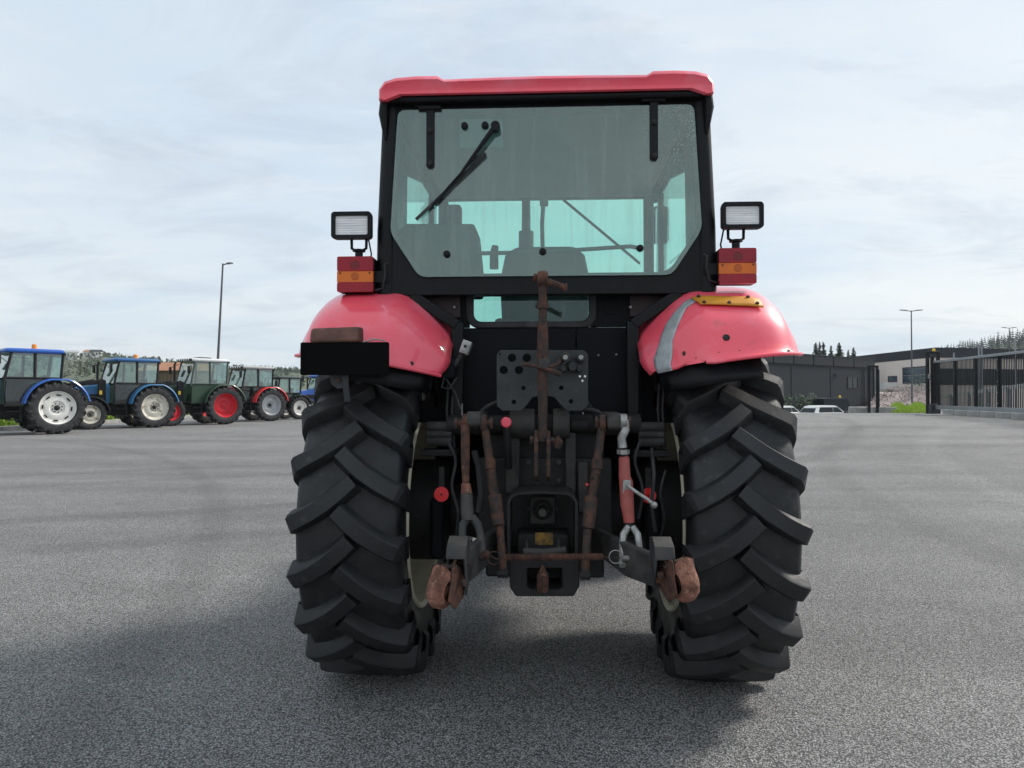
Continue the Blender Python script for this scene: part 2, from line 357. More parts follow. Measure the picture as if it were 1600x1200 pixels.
# ------------------------------------------------------------------ asphalt yard
def asphalt_material():
    m = bpy.data.materials.new('asphalt'); m.use_nodes = True
    n, l = m.node_tree.nodes, m.node_tree.links; b = n['Principled BSDF']
    g = n.new('ShaderNodeNewGeometry')
    def noise(sc, det=4, rough=0.6, st=(1, 1, 1), rot=0.0, dist=0.0):
        mp = n.new('ShaderNodeMapping'); l.new(g.outputs['Position'], mp.inputs[0]); mp.inputs['Scale'].default_value = st; mp.inputs['Rotation'].default_value = (0, 0, rot)
        t = n.new('ShaderNodeTexNoise'); l.new(mp.outputs[0], t.inputs['Vector']); t.inputs['Scale'].default_value = sc
        t.inputs['Detail'].default_value = det; t.inputs['Roughness'].default_value = rough; t.inputs['Distortion'].default_value = dist
        return t.outputs['Fac']
    def vor(sc):
        t = n.new('ShaderNodeTexVoronoi'); l.new(g.outputs['Position'], t.inputs['Vector']); t.inputs['Scale'].default_value = sc
        return t
    def rng(f, a0, a1, b0=0.0, b1=1.0):
        t = n.new('ShaderNodeMapRange'); l.new(f, t.inputs[0])
        for i, v in enumerate((a0, a1, b0, b1)): t.inputs[i + 1].default_value = v
        return t.outputs[0]
    def mth(op, x, y):
        t = n.new('ShaderNodeMath'); t.operation = op
        for i, v in enumerate((x, y)):
            if isinstance(v, (int, float)): t.inputs[i].default_value = v
            else: l.new(v, t.inputs[i])
        return t.outputs[0]
    v1 = vor(135.0); sepc = n.new('ShaderNodeSeparateColor'); l.new(v1.outputs['Color'], sepc.inputs[0])
    stone = rng(sepc.outputs[0], 0.0, 1.0, 0.62, 1.42)
    pit = rng(v1.outputs['Distance'], 0.22, 0.70, 1.22, 0.20)
    big = rng(noise(0.35, 5, 0.6), 0.3, 0.7, 0.84, 1.14)
    mid = rng(noise(3.0, 5, 0.65), 0.3, 0.7, 0.93, 1.07)
    streak = rng(noise(0.5, 4, 0.6, (0.12, 1.6, 1), R(-14), 0.3), 0.34, 0.66, 0.84, 1.12)
    fine = mth('MULTIPLY', rng(noise(260, 3, 0.65), 0.25, 0.75, 0.74, 1.30), rng(noise(150, 2, 0.5), 0.36, 0.43, 0.42, 1.06))
    k = mth('MULTIPLY', mth('MULTIPLY', stone, pit), mth('MULTIPLY', mth('MULTIPLY', big, mid), mth('MULTIPLY', streak, fine)))
    def arc(cx, cy, r, w, depth):   # faint tyre mark: a band along a wide turning circle
        vm = n.new('ShaderNodeVectorMath'); vm.operation = 'DISTANCE'; l.new(g.outputs['Position'], vm.inputs[0]); vm.inputs[1].default_value = (cx, cy, 0)
        d_ = mth('ABSOLUTE', mth('SUBTRACT', mth('ADD', vm.outputs['Value'], mth('MULTIPLY', noise(0.8, 3), 0.25)), r + 0.12), 0.0)
        return rng(d_, w * 0.4, w, depth, 1.0)
    for cx, cy, r, w, dp in ((-14, 24, 22.0, 0.30, 0.82), (-14, 24, 23.7, 0.30, 0.84), (9, -20, 33.0, 0.35, 0.86), (9, -20, 31.2, 0.35, 0.88), (26, 2, 20.5, 0.28, 1.13), (26, 2, 22.3, 0.28, 0.87), (-30, -8, 29.0, 0.22, 0.86)): k = mth('MULTIPLY', k, arc(cx, cy, r, w, dp))
    spark = rng(sepc.outputs[1], 0.990, 0.993, 0.0, 0.25)
    lum = mth('ADD', mth('MULTIPLY', k, ASPHALT), mth('MULTIPLY', spark, 1.0))
    cc = n.new('ShaderNodeCombineColor'); l.new(mth('MULTIPLY', lum, 1.015), cc.inputs[0]); l.new(lum, cc.inputs[1]); l.new(mth('MULTIPLY', lum, 0.985), cc.inputs[2])
    l.new(cc.outputs[0], b.inputs['Base Color'])
    b.inputs['Roughness'].default_value = 0.78; b.inputs['Specular IOR Level'].default_value = 0.42
    bp = n.new('ShaderNodeBump'); bp.inputs['Strength'].default_value = 1.0; bp.inputs['Distance'].default_value = 0.006
    l.new(mth('ADD', rng(v1.outputs['Distance'], 0.0, 0.7, 1.0, 0.0), mth('MULTIPLY', noise(300, 3), 0.6)), bp.inputs['Height'])
    l.new(bp.outputs[0], b.inputs['Normal'])
    MATS['asphalt'] = m
ASPHALT = 0.305
asphalt_material()
def axis_vals(lo, hi, near, step, grow=1.25):
    out = [0.0]; s = step
    while out[-1] < hi:
        if out[-1] > near: s *= grow
        out.append(out[-1] + s)
    neg = [0.0]; s = step
    while neg[-1] > lo:
        if neg[-1] < -near: s *= grow
        neg.append(neg[-1] - s)
    return sorted(set(neg + out))
mb = MB(); Ls = axis_vals(-1500, 1500, 30, 1.0); Ds = axis_vals(-60, 2200, 45, 1.0)
vv = []
for D in Ds:
    for L in Ls:
        p = ld(L, D); vv.append((p.x, p.y, ground_z(p.x, p.y)))
nL = len(Ls)
mb.add(vv, [(i * nL + k, i * nL + k + 1, (i + 1) * nL + k + 1, (i + 1) * nL + k) for i in range(len(Ds) - 1) for k in range(nL - 1)])
tag(mb.build('ground', 'asphalt', smooth=80), kind='structure')

# ------------------------------------------------------------------ the red tractor
T = empty('red_tractor', (0, 0, 0), 0, 'large worn red tractor seen from behind in the middle of the yard', 'tractor')
AX = 0.755     # axle height
def P(px, py, Y): return q(px, py, Y)

# --- rear wheels
TYRE = [(-0.165, 0.440), (-0.185, 0.452), (-0.205, 0.50), (-0.212, 0.56), (-0.216, 0.62), (-0.219, 0.665), (-0.215, 0.698), (-0.195, 0.719), (-0.12, 0.731), (0, 0.736)]
TYRE = TYRE + [(-x, r) for x, r in TYRE[-2::-1]]
def lug_mesh(sg, name, sec, RR, m='rubber', wob=1.0):
    mb = MB(); secs = []
    n = len(sec)
    for i, (x, d, rb, rt, w) in enumerate(sec):
        a, b = sec[max(i - 1, 0)], sec[min(i + 1, n - 1)]
        dx, dd = b[0] - a[0], b[1] - a[1]; L = math.hypot(dx, dd) or 1
        px_, pd = -dd / L, dx / L
        if i >= n - 2: px_, pd = 0.0, 1.0
        ring = []
        for off, r in ((-0.80, rb), (-0.50, rt - 0.008), (-0.40, rt), (0.40, rt), (0.50, rt - 0.008), (0.80, rb)):
            xx = min(x + px_ * off * w, sec[-2][0] + 0.002); an = (d + pd * off * w) / RR
            ring.append((sg * xx, -r * math.cos(an), -r * math.sin(an)))
        secs.append(ring)
    mb.loft(secs)
    return mb.mesh(name, m, 32)
LUG = [(-0.032, -0.014, 0.70, 0.786, 0.068), (0.02, 0.034, 0.70, 0.787, 0.070), (0.07, 0.075, 0.70, 0.786, 0.070), (0.13, 0.114, 0.70, 0.783, 0.069),
       (0.18, 0.140, 0.69, 0.778, 0.070), (0.215, 0.156, 0.675, 0.770, 0.074), (0.234, 0.165, 0.65, 0.754, 0.077), (0.239, 0.174, 0.61, 0.70, 0.074), (0.219, 0.182, 0.59, 0.64, 0.060)]
lugA, lugB = lug_mesh(1, 'tread_lug', LUG, 0.76), lug_mesh(-1, 'tread_lug', LUG, 0.76)
tyre_me = MB().lathe(TYRE, 'X', n=96).mesh('tyre', 'rubber', 40)
rim = MB().lathe([(-0.172, 0.446), (-0.200, 0.482), (-0.213, 0.478), (-0.204, 0.452), (-0.168, 0.437), (-0.12, 0.420), (-0.03, 0.395), (0.06, 0.395), (0.07, 0.30), (0.03, 0.24), (0.03, 0.12), (0.05, 0.0)], 'X', n=72)
rim.lathe([(0.165, 0.452), (0.18, 0.462), (0.185, 0.455), (0.165, 0.437), (0.12, 0.42), (0.06, 0.396)], 'X', n=72)
rim_me = rim.mesh('wheel_rim', 'cream', 40)
for sg in (-1, 1):
    w = link('rear_tyre', tyre_me, T); w.location = (sg * 0.81, 0, AX)
    r_ = link('wheel_rim', rim_me, w); r_.scale = (1, 1, 1) if sg > 0 else (-1, 1, 1)
    ph = 0.07 if sg > 0 else 0.19
    for k in range(40):
        lg = link('tread_lug', lugA if k % 2 == 0 else lugB, w)
        lg.rotation_euler = (2 * PI * k / 40 + ph, 0, 0)

# --- fenders
FP = [(0.80, 1.22), (0.74, 1.48), (0.56, 1.70), (0.28, 1.825), (0.0, 1.858), (-0.24, 1.83), (-0.44, 1.745), (-0.575, 1.635), (-0.655, 1.505)]
def fcurve(v):
    t = v * (len(FP) - 1); i = min(int(t), len(FP) - 2); t -= i
    p = [Vector(FP[max(0, min(len(FP) - 1, i + k))]) for k in (-1, 0, 1, 2)]
    return 0.5 * ((2 * p[1]) + (-p[0] + p[2]) * t + (2 * p[0] - 5 * p[1] + 4 * p[2] - p[3]) * t * t + (-p[0] + 3 * p[1] - 3 * p[2] + p[3]) * t ** 3)
def fpt(sg, u, v, off=0.0, grow=0.0):
    c = fcurve(v); e = 0.002
    tg = (fcurve(min(1, v + e)) - fcurve(max(0, v - e))).normalized(); nr = Vector((tg.y, -tg.x))
    if nr.dot(Vector((c.x, c.y - 0.9))) < 0: nr = -nr
    X = 0.425 + u * 0.66
    d = 0.0
    if X > 0.86: d += 0.135 * (1 - max(0.0, 1 - ((X - 0.86) / 0.206) ** 2.4) ** 0.5)
    if X < 0.68: d += 0.215 * ((0.68 - X) / 0.255) ** 1.5
    c = c + nr * (off - d)
    z = c.y
    if v > 0.80: z += (1.505 - z) * ss(0.80, 1.0, v) ** 2
    if v > 0.86: z -= 0.088 * (1 - u) ** 1.6 * ((v - 0.86) / 0.14) ** 1.5 + grow * (v - 0.86) / 0.14
    if v > 0.9: X += 0.035 * (1 - u) ** 3 * (v - 0.9) / 0.1
    return Vector((sg * X, c.x, z))
def fgrid(sg, u0, u1, v0, v1, nu, nv, off, jag=None):
    mb = MB(); vs_ = []
    for j in range(nv + 1):
        for i in range(nu + 1):
            u = u0 + (u1 - u0) * i / nu; v = v0 + (v1 - v0) * j / nv
            if jag and j == nv: v += jag(u)
            vs_.append(fpt(sg, u, v, off))
    mb.add(vs_, [(j * (nu + 1) + i, j * (nu + 1) + i + 1, (j + 1) * (nu + 1) + i + 1, (j + 1) * (nu + 1) + i) for j in range(nv) for i in range(nu)])
    return mb
def torn(u):   # a bite out of the lower edge near the inner corner
    return -0.055 * math.exp(-((u - 0.28) / 0.06) ** 2) - 0.04 * math.exp(-((u - 0.055) / 0.02) ** 2)
fl = fgrid(-1, 0, 1, 0, 1, 28, 48, 0.0).build('fender', 'red_paint', T, 60, 0, 0.008)
fr = fgrid(1, 0, 1, 0, 1, 28, 48, 0.0, torn).build('fender', 'red_paint', T, 60, 0, 0.008)
tag(fr, 'red right fender patched with silver tape and an amber reflector plate')
for sg, fo in ((-1, fl), (1, fr)):
    # rolled lower lip
    MB().tube([fpt(sg, u / 20, 1.0 + (torn(u / 20) if sg > 0 else 0), 0.0) for u in range(7 if sg > 0 else 0, 21)], 0.008, 8).build('lower_lip', 'red_paint', fo)
    # black liner under the shell
    mbk = MB(); vs_ = []
    for j in range(17):
        for i in range(11):
            p = fpt(sg, 0.10 + 0.62 * i / 10, 0.45 + 0.55 * j / 16, -0.03, 0.09); vs_.append(p)
    mbk.add(vs_, [(j * 11 + i, j * 11 + i + 1, (j + 1) * 11 + i + 1, (j + 1) * 11 + i) for j in range(16) for i in range(10)])
    mbk.build('fender_liner', 'black_paint', T, 60, 0, 0.006)
def stud(sg, u, v, r, m, par, name='bolt', h=0.006):
    p = fpt(sg, u, v, 0.003); p2 = fpt(sg, u, v, 0.003 + h); MB().tube([p, p + (p2 - p) * 0.8, p2], [r, r, r * 0.6], 12).build(name, m, par)
stud(-1, 0.20, 0.962, 0.010, 'rust_dark', fl)
stud(1, 0.50, 0.905, 0.015, 'grease', fr, 'rubber_plug'); stud(1, 0.24, 0.930, 0.010, 'rust_dark', fr); stud(1, 0.88, 0.955, 0.010, 'rust_dark', fr)
for u, v in ((0.44, 0.945), (0.57, 0.944), (0.10, 0.90), (0.30, 0.955)): stud(1, u, v, 0.0045, 'rust_dark', fr, 'rivet_hole', 0.002)
# tape: runs along the crown and down the inner rear corner
tp = [(0.40, 0.735), (0.33, 0.745), (0.26, 0.765), (0.21, 0.80), (0.175, 0.84), (0.145, 0.88), (0.12, 0.92), (0.10, 0.96), (0.095, 1.0)]
tv = []
for i, (u, v) in enumerate(tp):
    a, b = tp[max(i - 1, 0)], tp[min(i + 1, len(tp) - 1)]
    du, dv = (b[0] - a[0]) * 0.64, (b[1] - a[1]) * 2.1; L = math.hypot(du, dv); nu_, nv_ = -dv / L, du / L
    for k in range(7):
        w = (k / 6 - 0.5) * (0.062 + 0.008 * math.sin(i * 2.3))
        tv.append(fpt(1, u + nu_ * w / 0.64, min(1.0, v + nv_ * w / 2.1), 0.0075 + 0.003 * random.random()))
MB().add(tv, [(i * 7 + k, i * 7 + k + 1, (i + 1) * 7 + k + 1, (i + 1) * 7 + k) for i in range(len(tp) - 1) for k in range(6)]).build('silver_tape', 'tape', fr, 60, 0, 0.002)
# amber plate screwed to the shoulder
av = []
for j in range(5):
    for i in range(9):
        s, t = i / 8, j / 4
        av.append(fpt(1, 0.335 + s * 0.44 + (0.04 * t if s < 0.5 else -0.0), 0.735 + 0.055 * t + 0.015 * s, 0.016))
ap = MB().add(av, [(j * 9 + i, j * 9 + i + 1, (j + 1) * 9 + i + 1, (j + 1) * 9 + i) for j in range(4) for i in range(8)]).build('amber_plate', 'amber_plate', fr, 60, 0, 0.005)
for u, v in ((0.38, 0.745), (0.70, 0.752), (0.40, 0.785), (0.56, 0.788), (0.74, 0.79)):
    p = fpt(1, u, v, 0.019); p2 = fpt(1, u, v, 0.026); MB().tube([p, p2], [0.009, 0.006], 10).build('bolt', 'rust_dark', fr)
# number plate carrier on the left fender
pl = P(470, 535, -0.74); pr = P(608, 586, -0.74)
npz0, npz1 = pr.z, pl.z
plate = MB().prism(rrect(pl.x, pr.x, npz0, npz1, 0.008), 'Y', -0.745, -0.737).build('number_plate', 'black_plate', T, 30, 0.001)
tag(plate, 'plain black number plate below the left fender')
a0, a1 = P(487, 512, -0.72), P(563, 536, -0.72)
lb = MB().loft([[(a0.x, -0.755, a1.z), (a0.x, -0.66, a1.z), (a0.x, -0.66, a0.z), (a0.x, -0.735, a0.z - 0.004)], [(a1.x, -0.755, a1.z + .003), (a1.x, -0.66, a1.z + .003), (a1.x, -0.66, a0.z + 0.006), (a1.x, -0.735, a0.z + 0.002)]]).build('plate_lamp_housing', 'brown_bracket', T, 30, 0.012, 0, 3)
MB().tube([P(566, 535, -0.72), P(585, 530, -0.70), P(600, 532, -0.69), P(604, 545, -0.69)], 0.0035, 8).build('lamp_wire', 'zinc', lb)
MB().bar(P(536, 560, -0.715), P(543, 628, -0.70), 0.026, 0.006, (0, 1, 0)).build('plate_bracket', 'grey_plate', T, 30, 0.002)
MB().prism([tuple((P(x, y, -0.70).x, P(x, y, -0.70).z)) for x, y in ((512, 575), (545, 575), (545, 605), (528, 608), (518, 600))], 'Y', -0.705, -0.70).build('bracket_gusset', 'grey_plate', T, 30, 0.002)
MB().cyl(P(528, 594, -0.70), P(528, 594, -0.72), 0.008, 8).build('bolt', 'rust_dark', T)

# --- cab
YR = -0.30
outer = [(-0.738, 2.715), (0.738, 2.715), (0.762, 2.10), (0.765, 1.795), (-0.765, 1.795), (-0.762, 2.10)]
inner = [(-0.668, 2.648), (0.668, 2.648), (0.703, 2.085), (0.570, 1.885), (-0.570, 1.885), (-0.703, 2.085)]
MB().ring(outer, inner, 'Y', YR - 0.03, YR + 0.04).build('cab_rear_frame', 'black_paint', T, 30, 0.006)
for sg in (-1, 1):
    MB().tube([(sg * 0.742, YR, 1.80), (sg * 0.738, YR, 2.1), (sg * 0.712, YR + 0.0, 2.70)], 0.046, 16).build('rear_pillar', 'black_paint', T)
    MB().tube([(sg * 0.70, 1.24, 1.3), (sg * 0.70, 1.24, 2.0), (sg * 0.69, 1.18, 2.70)], 0.035, 12).build('front_pillar', 'black_paint', T)
    MB().bb(sg * 0.715, sg * 0.76, YR, 1.26, 2.635, 2.70).build('side_rail', 'black_paint', T, 30, 0.01)
    MB().bb(sg * 0.70, sg * 0.755, YR, 1.26, 1.74, 1.86).build('cab_sill', 'black_paint', T, 30, 0.01)
    MB().bb(sg * 0.722, sg * 0.752, 0.93, 1.00, 1.86, 2.62).build('door_post', 'black_paint', T, 30, 0.008)
    MB().prism([(YR + 0.02, 2.65), (YR + 0.02, 1.86), (0.10, 1.86), (0.13, 2.50), (0.80, 2.65)], 'X', sg * 0.728, sg * 0.748).build('quarter_panel', 'black_paint', T, 30, 0.004)
    MB().bb(sg * 0.738, sg * 0.743, -0.20, 0.926, 1.86, 2.634).build('side_window', 'side_glass', T, 0)
    MB().bb(sg * 0.738, sg * 0.743, 1.003, 1.20, 1.86, 2.634).build('front_side_window', 'side_glass', T, 0)
    MB().prism([(0.72, 1.26), (1.25, 1.26), (1.25, 1.80), (0.72, 1.80)], 'X', sg * 0.71, sg * 0.735).build('door_panel', 'dark_panel', T, 30)
fw = MB().prism([(-0.68, 1.62), (0.68, 1.62), (0.67, 2.66), (-0.67, 2.66)], 'Y', 1.215, 1.222).build('windscreen', 'side_glass', T, 0)
MB().bb(-0.70, 0.70, 1.17, 1.25, 2.662, 2.674).build('front_header', 'black_paint', T, 30, 0.01)
pane_poly = [(-0.680, 2.655), (0.680, 2.655), (0.714, 2.085), (0.578, 1.878), (-0.578, 1.878), (-0.714, 2.085)]
def rounded(poly, r, n=4):
    out = []; m = len(poly)
    for i in range(m):
        p, a, b = Vector(poly[i]), Vector(poly[i - 1]), Vector(poly[(i + 1) % m])
        da, db = (a - p).normalized(), (b - p).normalized(); s, e = p + da * r, p + db * r
        for k in range(n + 1):
            t = k / n; out.append(tuple((1 - t) ** 2 * s + 2 * t * (1 - t) * p + t * t * e))
    return out
pane = MB().prism(rounded(pane_poly, 0.035), 'Y', YR - 0.046, YR - 0.041).build('rear_window', 'cab_glass', T, 0)
sc_in = [(x * 0.975, 2.27 + (z - 2.27) * 0.965) for x, z in pane_poly]
MB().ring(rounded(pane_poly, 0.035), rounded(sc_in, 0.05), 'Y', YR - 0.040, YR - 0.031).build('window_seal', 'rubber_plain', pane, 30)
def hinge(x, y0, y1):
    p0, p1 = P(x, y0, YR - 0.06), P(x + 1.5, y1, YR - 0.06)
    h = MB().prism(rrect(p0.x - 0.018, p0.x + 0.018, p1.z, p0.z, 0.014), 'Y', YR - 0.058, YR - 0.048).build('hinge_strap', 'black_paint', pane, 30, 0.002)
    MB().cyl((p0.x - 0.055, YR - 0.055, p0.z), (p0.x + 0.05, YR - 0.055, p0.z), 0.012, 12).build('hinge_pin', 'black_paint', pane)
    MB().bb(p0.x - 0.075, p0.x + 0.03, YR - 0.05, YR - 0.03, p0.z + 0.008, p0.z + 0.04).build('hinge_bracket', 'black_paint', pane, 30, 0.003)
    for t in (0.38, 0.93):
        c = p0.lerp(p1, t); MB().tube([(p0.x, YR - 0.058, c.z), (p0.x, YR - 0.066, c.z), (p0.x, YR - 0.069, c.z)], [0.014, 0.012, 0.006], 14).build('bolt', 'grease', pane)
hinge(672, 168, 262); hinge(1022, 155, 250)
for x, y in ((726, 197), (758, 196), (698, 397), (848, 393), (1000, 388)):
    c = P(x, y, YR - 0.05); MB().tube([c, c + Vector((0, -0.012, 0)), c + Vector((0, -0.016, 0))], [0.017, 0.015, 0.008], 16).build('window_knob', 'black_paint', pane)
# latch bar and handle behind the pane
MB().tube([P(745, 396, -0.26), P(848, 394, -0.26), P(985, 385, -0.26), P(1000, 388, -0.27)], 0.010, 10).build('latch_bar', 'grey_plate', pane)
MB().tube([P(849, 316, -0.22), P(847, 350, -0.22), P(848, 393, -0.25)], 0.010, 10).build('latch_handle', 'grey_plate', pane)
MB().box(P(850, 316, -0.22), (0.04, 0.03, 0.035)).build('latch_catch', 'grey_plate', pane, 30, 0.004)
# wiper
m0 = P(774, 197, YR - 0.08); m1 = P(722, 268, YR - 0.08)
wp = MB().tube([m0, m0.lerp(m1, 0.35), m1], [0.013, 0.011, 0.006], 10).cyl(m0 + Vector((0, -0.012, 0)), m0 + Vector((0, 0.03, 0)), 0.021, 14).build('wiper_arm', 'black_paint', pane)
MB().bar(P(759, 240, YR - 0.065), P(650, 343, YR - 0.062), 0.010, 0.014).build('wiper_blade', 'rubber_plain', wp, 30, 0.002)
MB().tube([P(745, 243, YR - 0.078), P(712, 280, YR - 0.08), P(675, 322, YR - 0.068)], 0.006, 8).build('wiper_bow', 'black_paint', wp)
g0, g1 = P(719, 188, -0.28), P(786, 233, -0.28)
MB().bb(g0.x, g1.x, -0.30, -0.285, g1.z, g0.z).build('wiper_motor_cover', 'lining', pane, 30, 0.003)
# roof
def roof_sec(y, sx, top, drop):
    prof = [(-0.68, 2.706), (-0.755, 2.676), (-0.774, 2.684), (-0.773, 2.735), (-0.748, 2.774), (-0.695, 2.792), (-0.60, 2.799), (-0.50, 2.798), (-0.47, 2.779), (-0.20, 2.784), (0.0, 2.786)]
    prof = prof + [(-x, z) for x, z in prof[-2::-1]]
    return [(x * sx, y, 2.695 + (z - 2.695) * (top if z > 2.70 else 1) - drop) for x, z in prof]
rs = [roof_sec(-0.395, 0.965, 0.45, 0.0), roof_sec(-0.41, 0.985, 0.70, 0.0), roof_sec(-0.40, 0.995, 0.88, 0), roof_sec(-0.35, 1, 0.98, 0), roof_sec(-0.2, 1, 1, 0), roof_sec(0.5, 1, 1.05, 0), roof_sec(1.1, 0.99, 1.0, 0.0), roof_sec(1.24, 0.97, 0.9, 0.005), roof_sec(1.29, 0.94, 0.5, 0.006)]
ro = MB().loft(rs).build('roof', 'red_paint', T, 50); ro.scale = (0.982, 1, 1)
MB().prism(rrect(-0.76, 0.76, -0.388, 1.255, 0.10), 'Z', 2.676, 2.7045).build('roof_tray', 'black_paint', T, 30, 0.01)
for sg in (-1, 1): MB().tube([(sg * 0.740, -0.365, 2.69), (sg * 0.744, -0.365, 2.63), (sg * 0.738, -0.345, 2.52)], [0.018, 0.021, 0.007], 10).build('gutter_end', 'black_paint', T)
MB().bb(-0.69, 0.69, -0.255, 1.16, 2.655, 2.674).build('roof_lining', 'lining', T, 30, 0.01)

# cab interior
st = MB().loft([[(x, y, z) for x, y in ((-w, y0), (w, y0), (w * 0.9, y0 + 0.12), (-w * 0.9, y0 + 0.12))] for z, w, y0 in ((1.72, 0.24, 0.26), (1.95, 0.25, 0.22), (2.08, 0.22, 0.19), (2.13, 0.16, 0.19))]).bb(-0.25, 0.25, 0.30, 0.80, 1.62, 1.74)
st.build('driver_seat', 'seat', T, 50, 0.03, 0, 3)
c0, c1 = P(628, 360, -0.05), P(752, 425, -0.05)
MB().loft([[(c0.x, -0.18, c1.z - 0.12), (c1.x, -0.18, c1.z - 0.12), (c1.x, -0.18, c1.z + 0.02), (c1.x - 0.02, -0.18, c0.z - 0.0), (c0.x + 0.05, -0.18, c0.z + .005), (c0.x, -0.18, c0.z - 0.03)], [(c0.x, 0.1, c1.z - 0.12), (c1.x, 0.1, c1.z - 0.12), (c1.x, 0.1, c1.z + 0.02), (c1.x - 0.02, 0.1, c0.z), (c0.x + 0.05, 0.1, c0.z + .005), (c0.x, 0.1, c0.z - 0.03)]]).build('side_console', 'seat', T, 40, 0.015)
MB().tube([P(772, 420, 0.3), P(772, 395, 0.3), P(774, 384, 0.3)], [0.025, 0.024, 0.018], 12).build('gear_lever', 'seat', T)
MB().bb(-0.33, 0.33, 0.95, 1.20, 1.2, 1.83).build('dashboard', 'seat', T, 30, 0.03)
sw = MB(); sw.lathe([(0.012 * math.cos(t), 0.20 + 0.012 * math.sin(t)) for t in [k * PI / 4 for k in range(8)]], 'Z', n=32, closed=True)
for k in range(3): sw.cyl((0, 0, -0.02), (0.19 * math.cos(k * 2.1), 0.19 * math.sin(k * 2.1), 0), 0.008, 8)
so = sw.build('steering_wheel', 'black_paint', T); so.location = (0.02, 0.80, 1.86); so.rotation_euler = (R(28), 0, 0)
MB().cyl((0.02, 0.82, 1.85), (0.02, 1.05, 1.60), 0.03, 10).build('steering_column', 'black_paint', T)
MB().bb(-0.70, 0.70, -0.18, 1.25, 1.20, 1.27).build('cab_floor', 'dark_panel', T, 0)
for sg in (-1, 1):
    p = P(705, 342, 1.30) if sg < 0 else P(1036, 345, 1.30)
    m_ = MB().prism(rrect(p.x - 0.06, p.x + 0.06, p.z - 0.13, p.z + 0.13, 0.03), 'Y', 1.40, 1.45).build('mirror', 'black_paint', T, 30, 0.01)
    MB().tube([(p.x, 1.46, p.z), (sg * 0.72, 1.30, p.z + 0.1)], 0.012, 8).build('mirror_arm', 'black_paint', m_)
MB().bar(P(880, 312, 1.24), P(1000, 412, 1.24), 0.012, 0.016).build('front_wiper', 'black_paint', T)

# rear wall below the window
YW = -0.22
w0, w1 = P(740, 503, YW), P(920, 443, YW)       # small lower window
wx0, wx1, wz0, wz1 = w0.x, w1.x, w0.z, w1.z
MB().bb(-0.60, wx0 - 0.02, YW, YW + 0.03, 1.655, 1.885).build('rear_panel', 'dark_panel', T, 30, 0.003)
MB().bb(wx1 + 0.02, 0.60, YW, YW + 0.03, 1.655, 1.885).build('rear_panel', 'dark_panel', T, 30, 0.003)
MB().bb(wx0 - 0.0195, wx1 + 0.0195, YW + 0.001, YW + 0.03, wz1 + 0.012, 1.885).build('rear_panel', 'dark_panel', T, 30, 0.003)
sp = P(900, 508, YW).x
MB().bb(-0.46, sp - 0.003, YW - 0.004, YW + 0.026, 1.20, 1.652).build('rear_panel', 'dark_panel', T, 30, 0.003)
MB().bb(sp + 0.003, 0.46, YW - 0.004, YW + 0.026, 1.20, 1.652).build('rear_panel', 'dark_panel', T, 30, 0.003)
lw = MB().ring(rrect(wx0 - 0.035, wx1 + 0.035, wz0 - 0.03, wz1 + 0.03, 0.06), rrect(wx0, wx1, wz0, wz1, 0.04), 'Y', YW - 0.015, YW + 0.02).build('lower_window_frame', 'rubber_plain', T, 30, 0.006)
MB().prism(rrect(wx0 - 0.004, wx1 + 0.004, wz0 - 0.004, wz1 + 0.004, 0.042), 'Y', YW + 0.000, YW + 0.004).build('pane', 'lower_glass', lw, 0)
for sg in (-1, 1):
    MB().bb(sg * 0.40, sg * 0.56, YW - 0.012, YW - 0.004, 1.70, 1.87).build('maroon_panel', 'maroon', T, 30, 0.003)
    MB().bar((sg * 0.62, -0.30, 1.80), (sg * 0.405, -0.30, 1.655), 0.05, 0.055, (0, 1, 0)).build('diagonal_brace', 'black_paint', T, 30, 0.006)
    MB().bar((sg * 0.405, -0.30, 1.67), (sg * 0.405, -0.30, 1.20), 0.055, 0.05, (0, 1, 0)).build('support_post', 'black_paint', T, 30, 0.006)
    MB().prism([(sg * 0.70, 1.80), (sg * 0.56, 1.80), (sg * 0.45, 1.70), (sg * 0.45, 1.20), (sg * 0.52, 1.20), (sg * 0.52, 1.55)], 'Y', -0.16, -0.12).build('side_wall', 'dark_panel', T, 30)
    for y in (447, 480): 
        c = P(710 if sg < 0 else 985, y, YW - 0.02); MB().tube([c, c + Vector((0, -0.008, 0))], [0.009, 0.006], 10).build('bolt', 'zinc', T)
for x, y in ((935, 555), (963, 554), (711, 545), (984, 530), (982, 596)):
    c = P(x, y, YW - 0.006); MB().tube([c, c + Vector((0, -0.006, 0))], [0.006, 0.004], 8).build('bolt', 'zinc', T)
v0, v1 = P(945, 457, YW), P(968, 490, YW)
MB().ring([(v0.x, v1.z), (v1.x, v1.z), (v1.x, v0.z), (v0.x, v0.z)], [(v0.x + .01, v1.z + .01), (v1.x - .01, v1.z + .01), (v1.x - .01, v0.z - .01), (v0.x + .01, v0.z - .01)], 'Y', YW - 0.008, YW).build('vent_frame', 'dark_panel', T, 0)

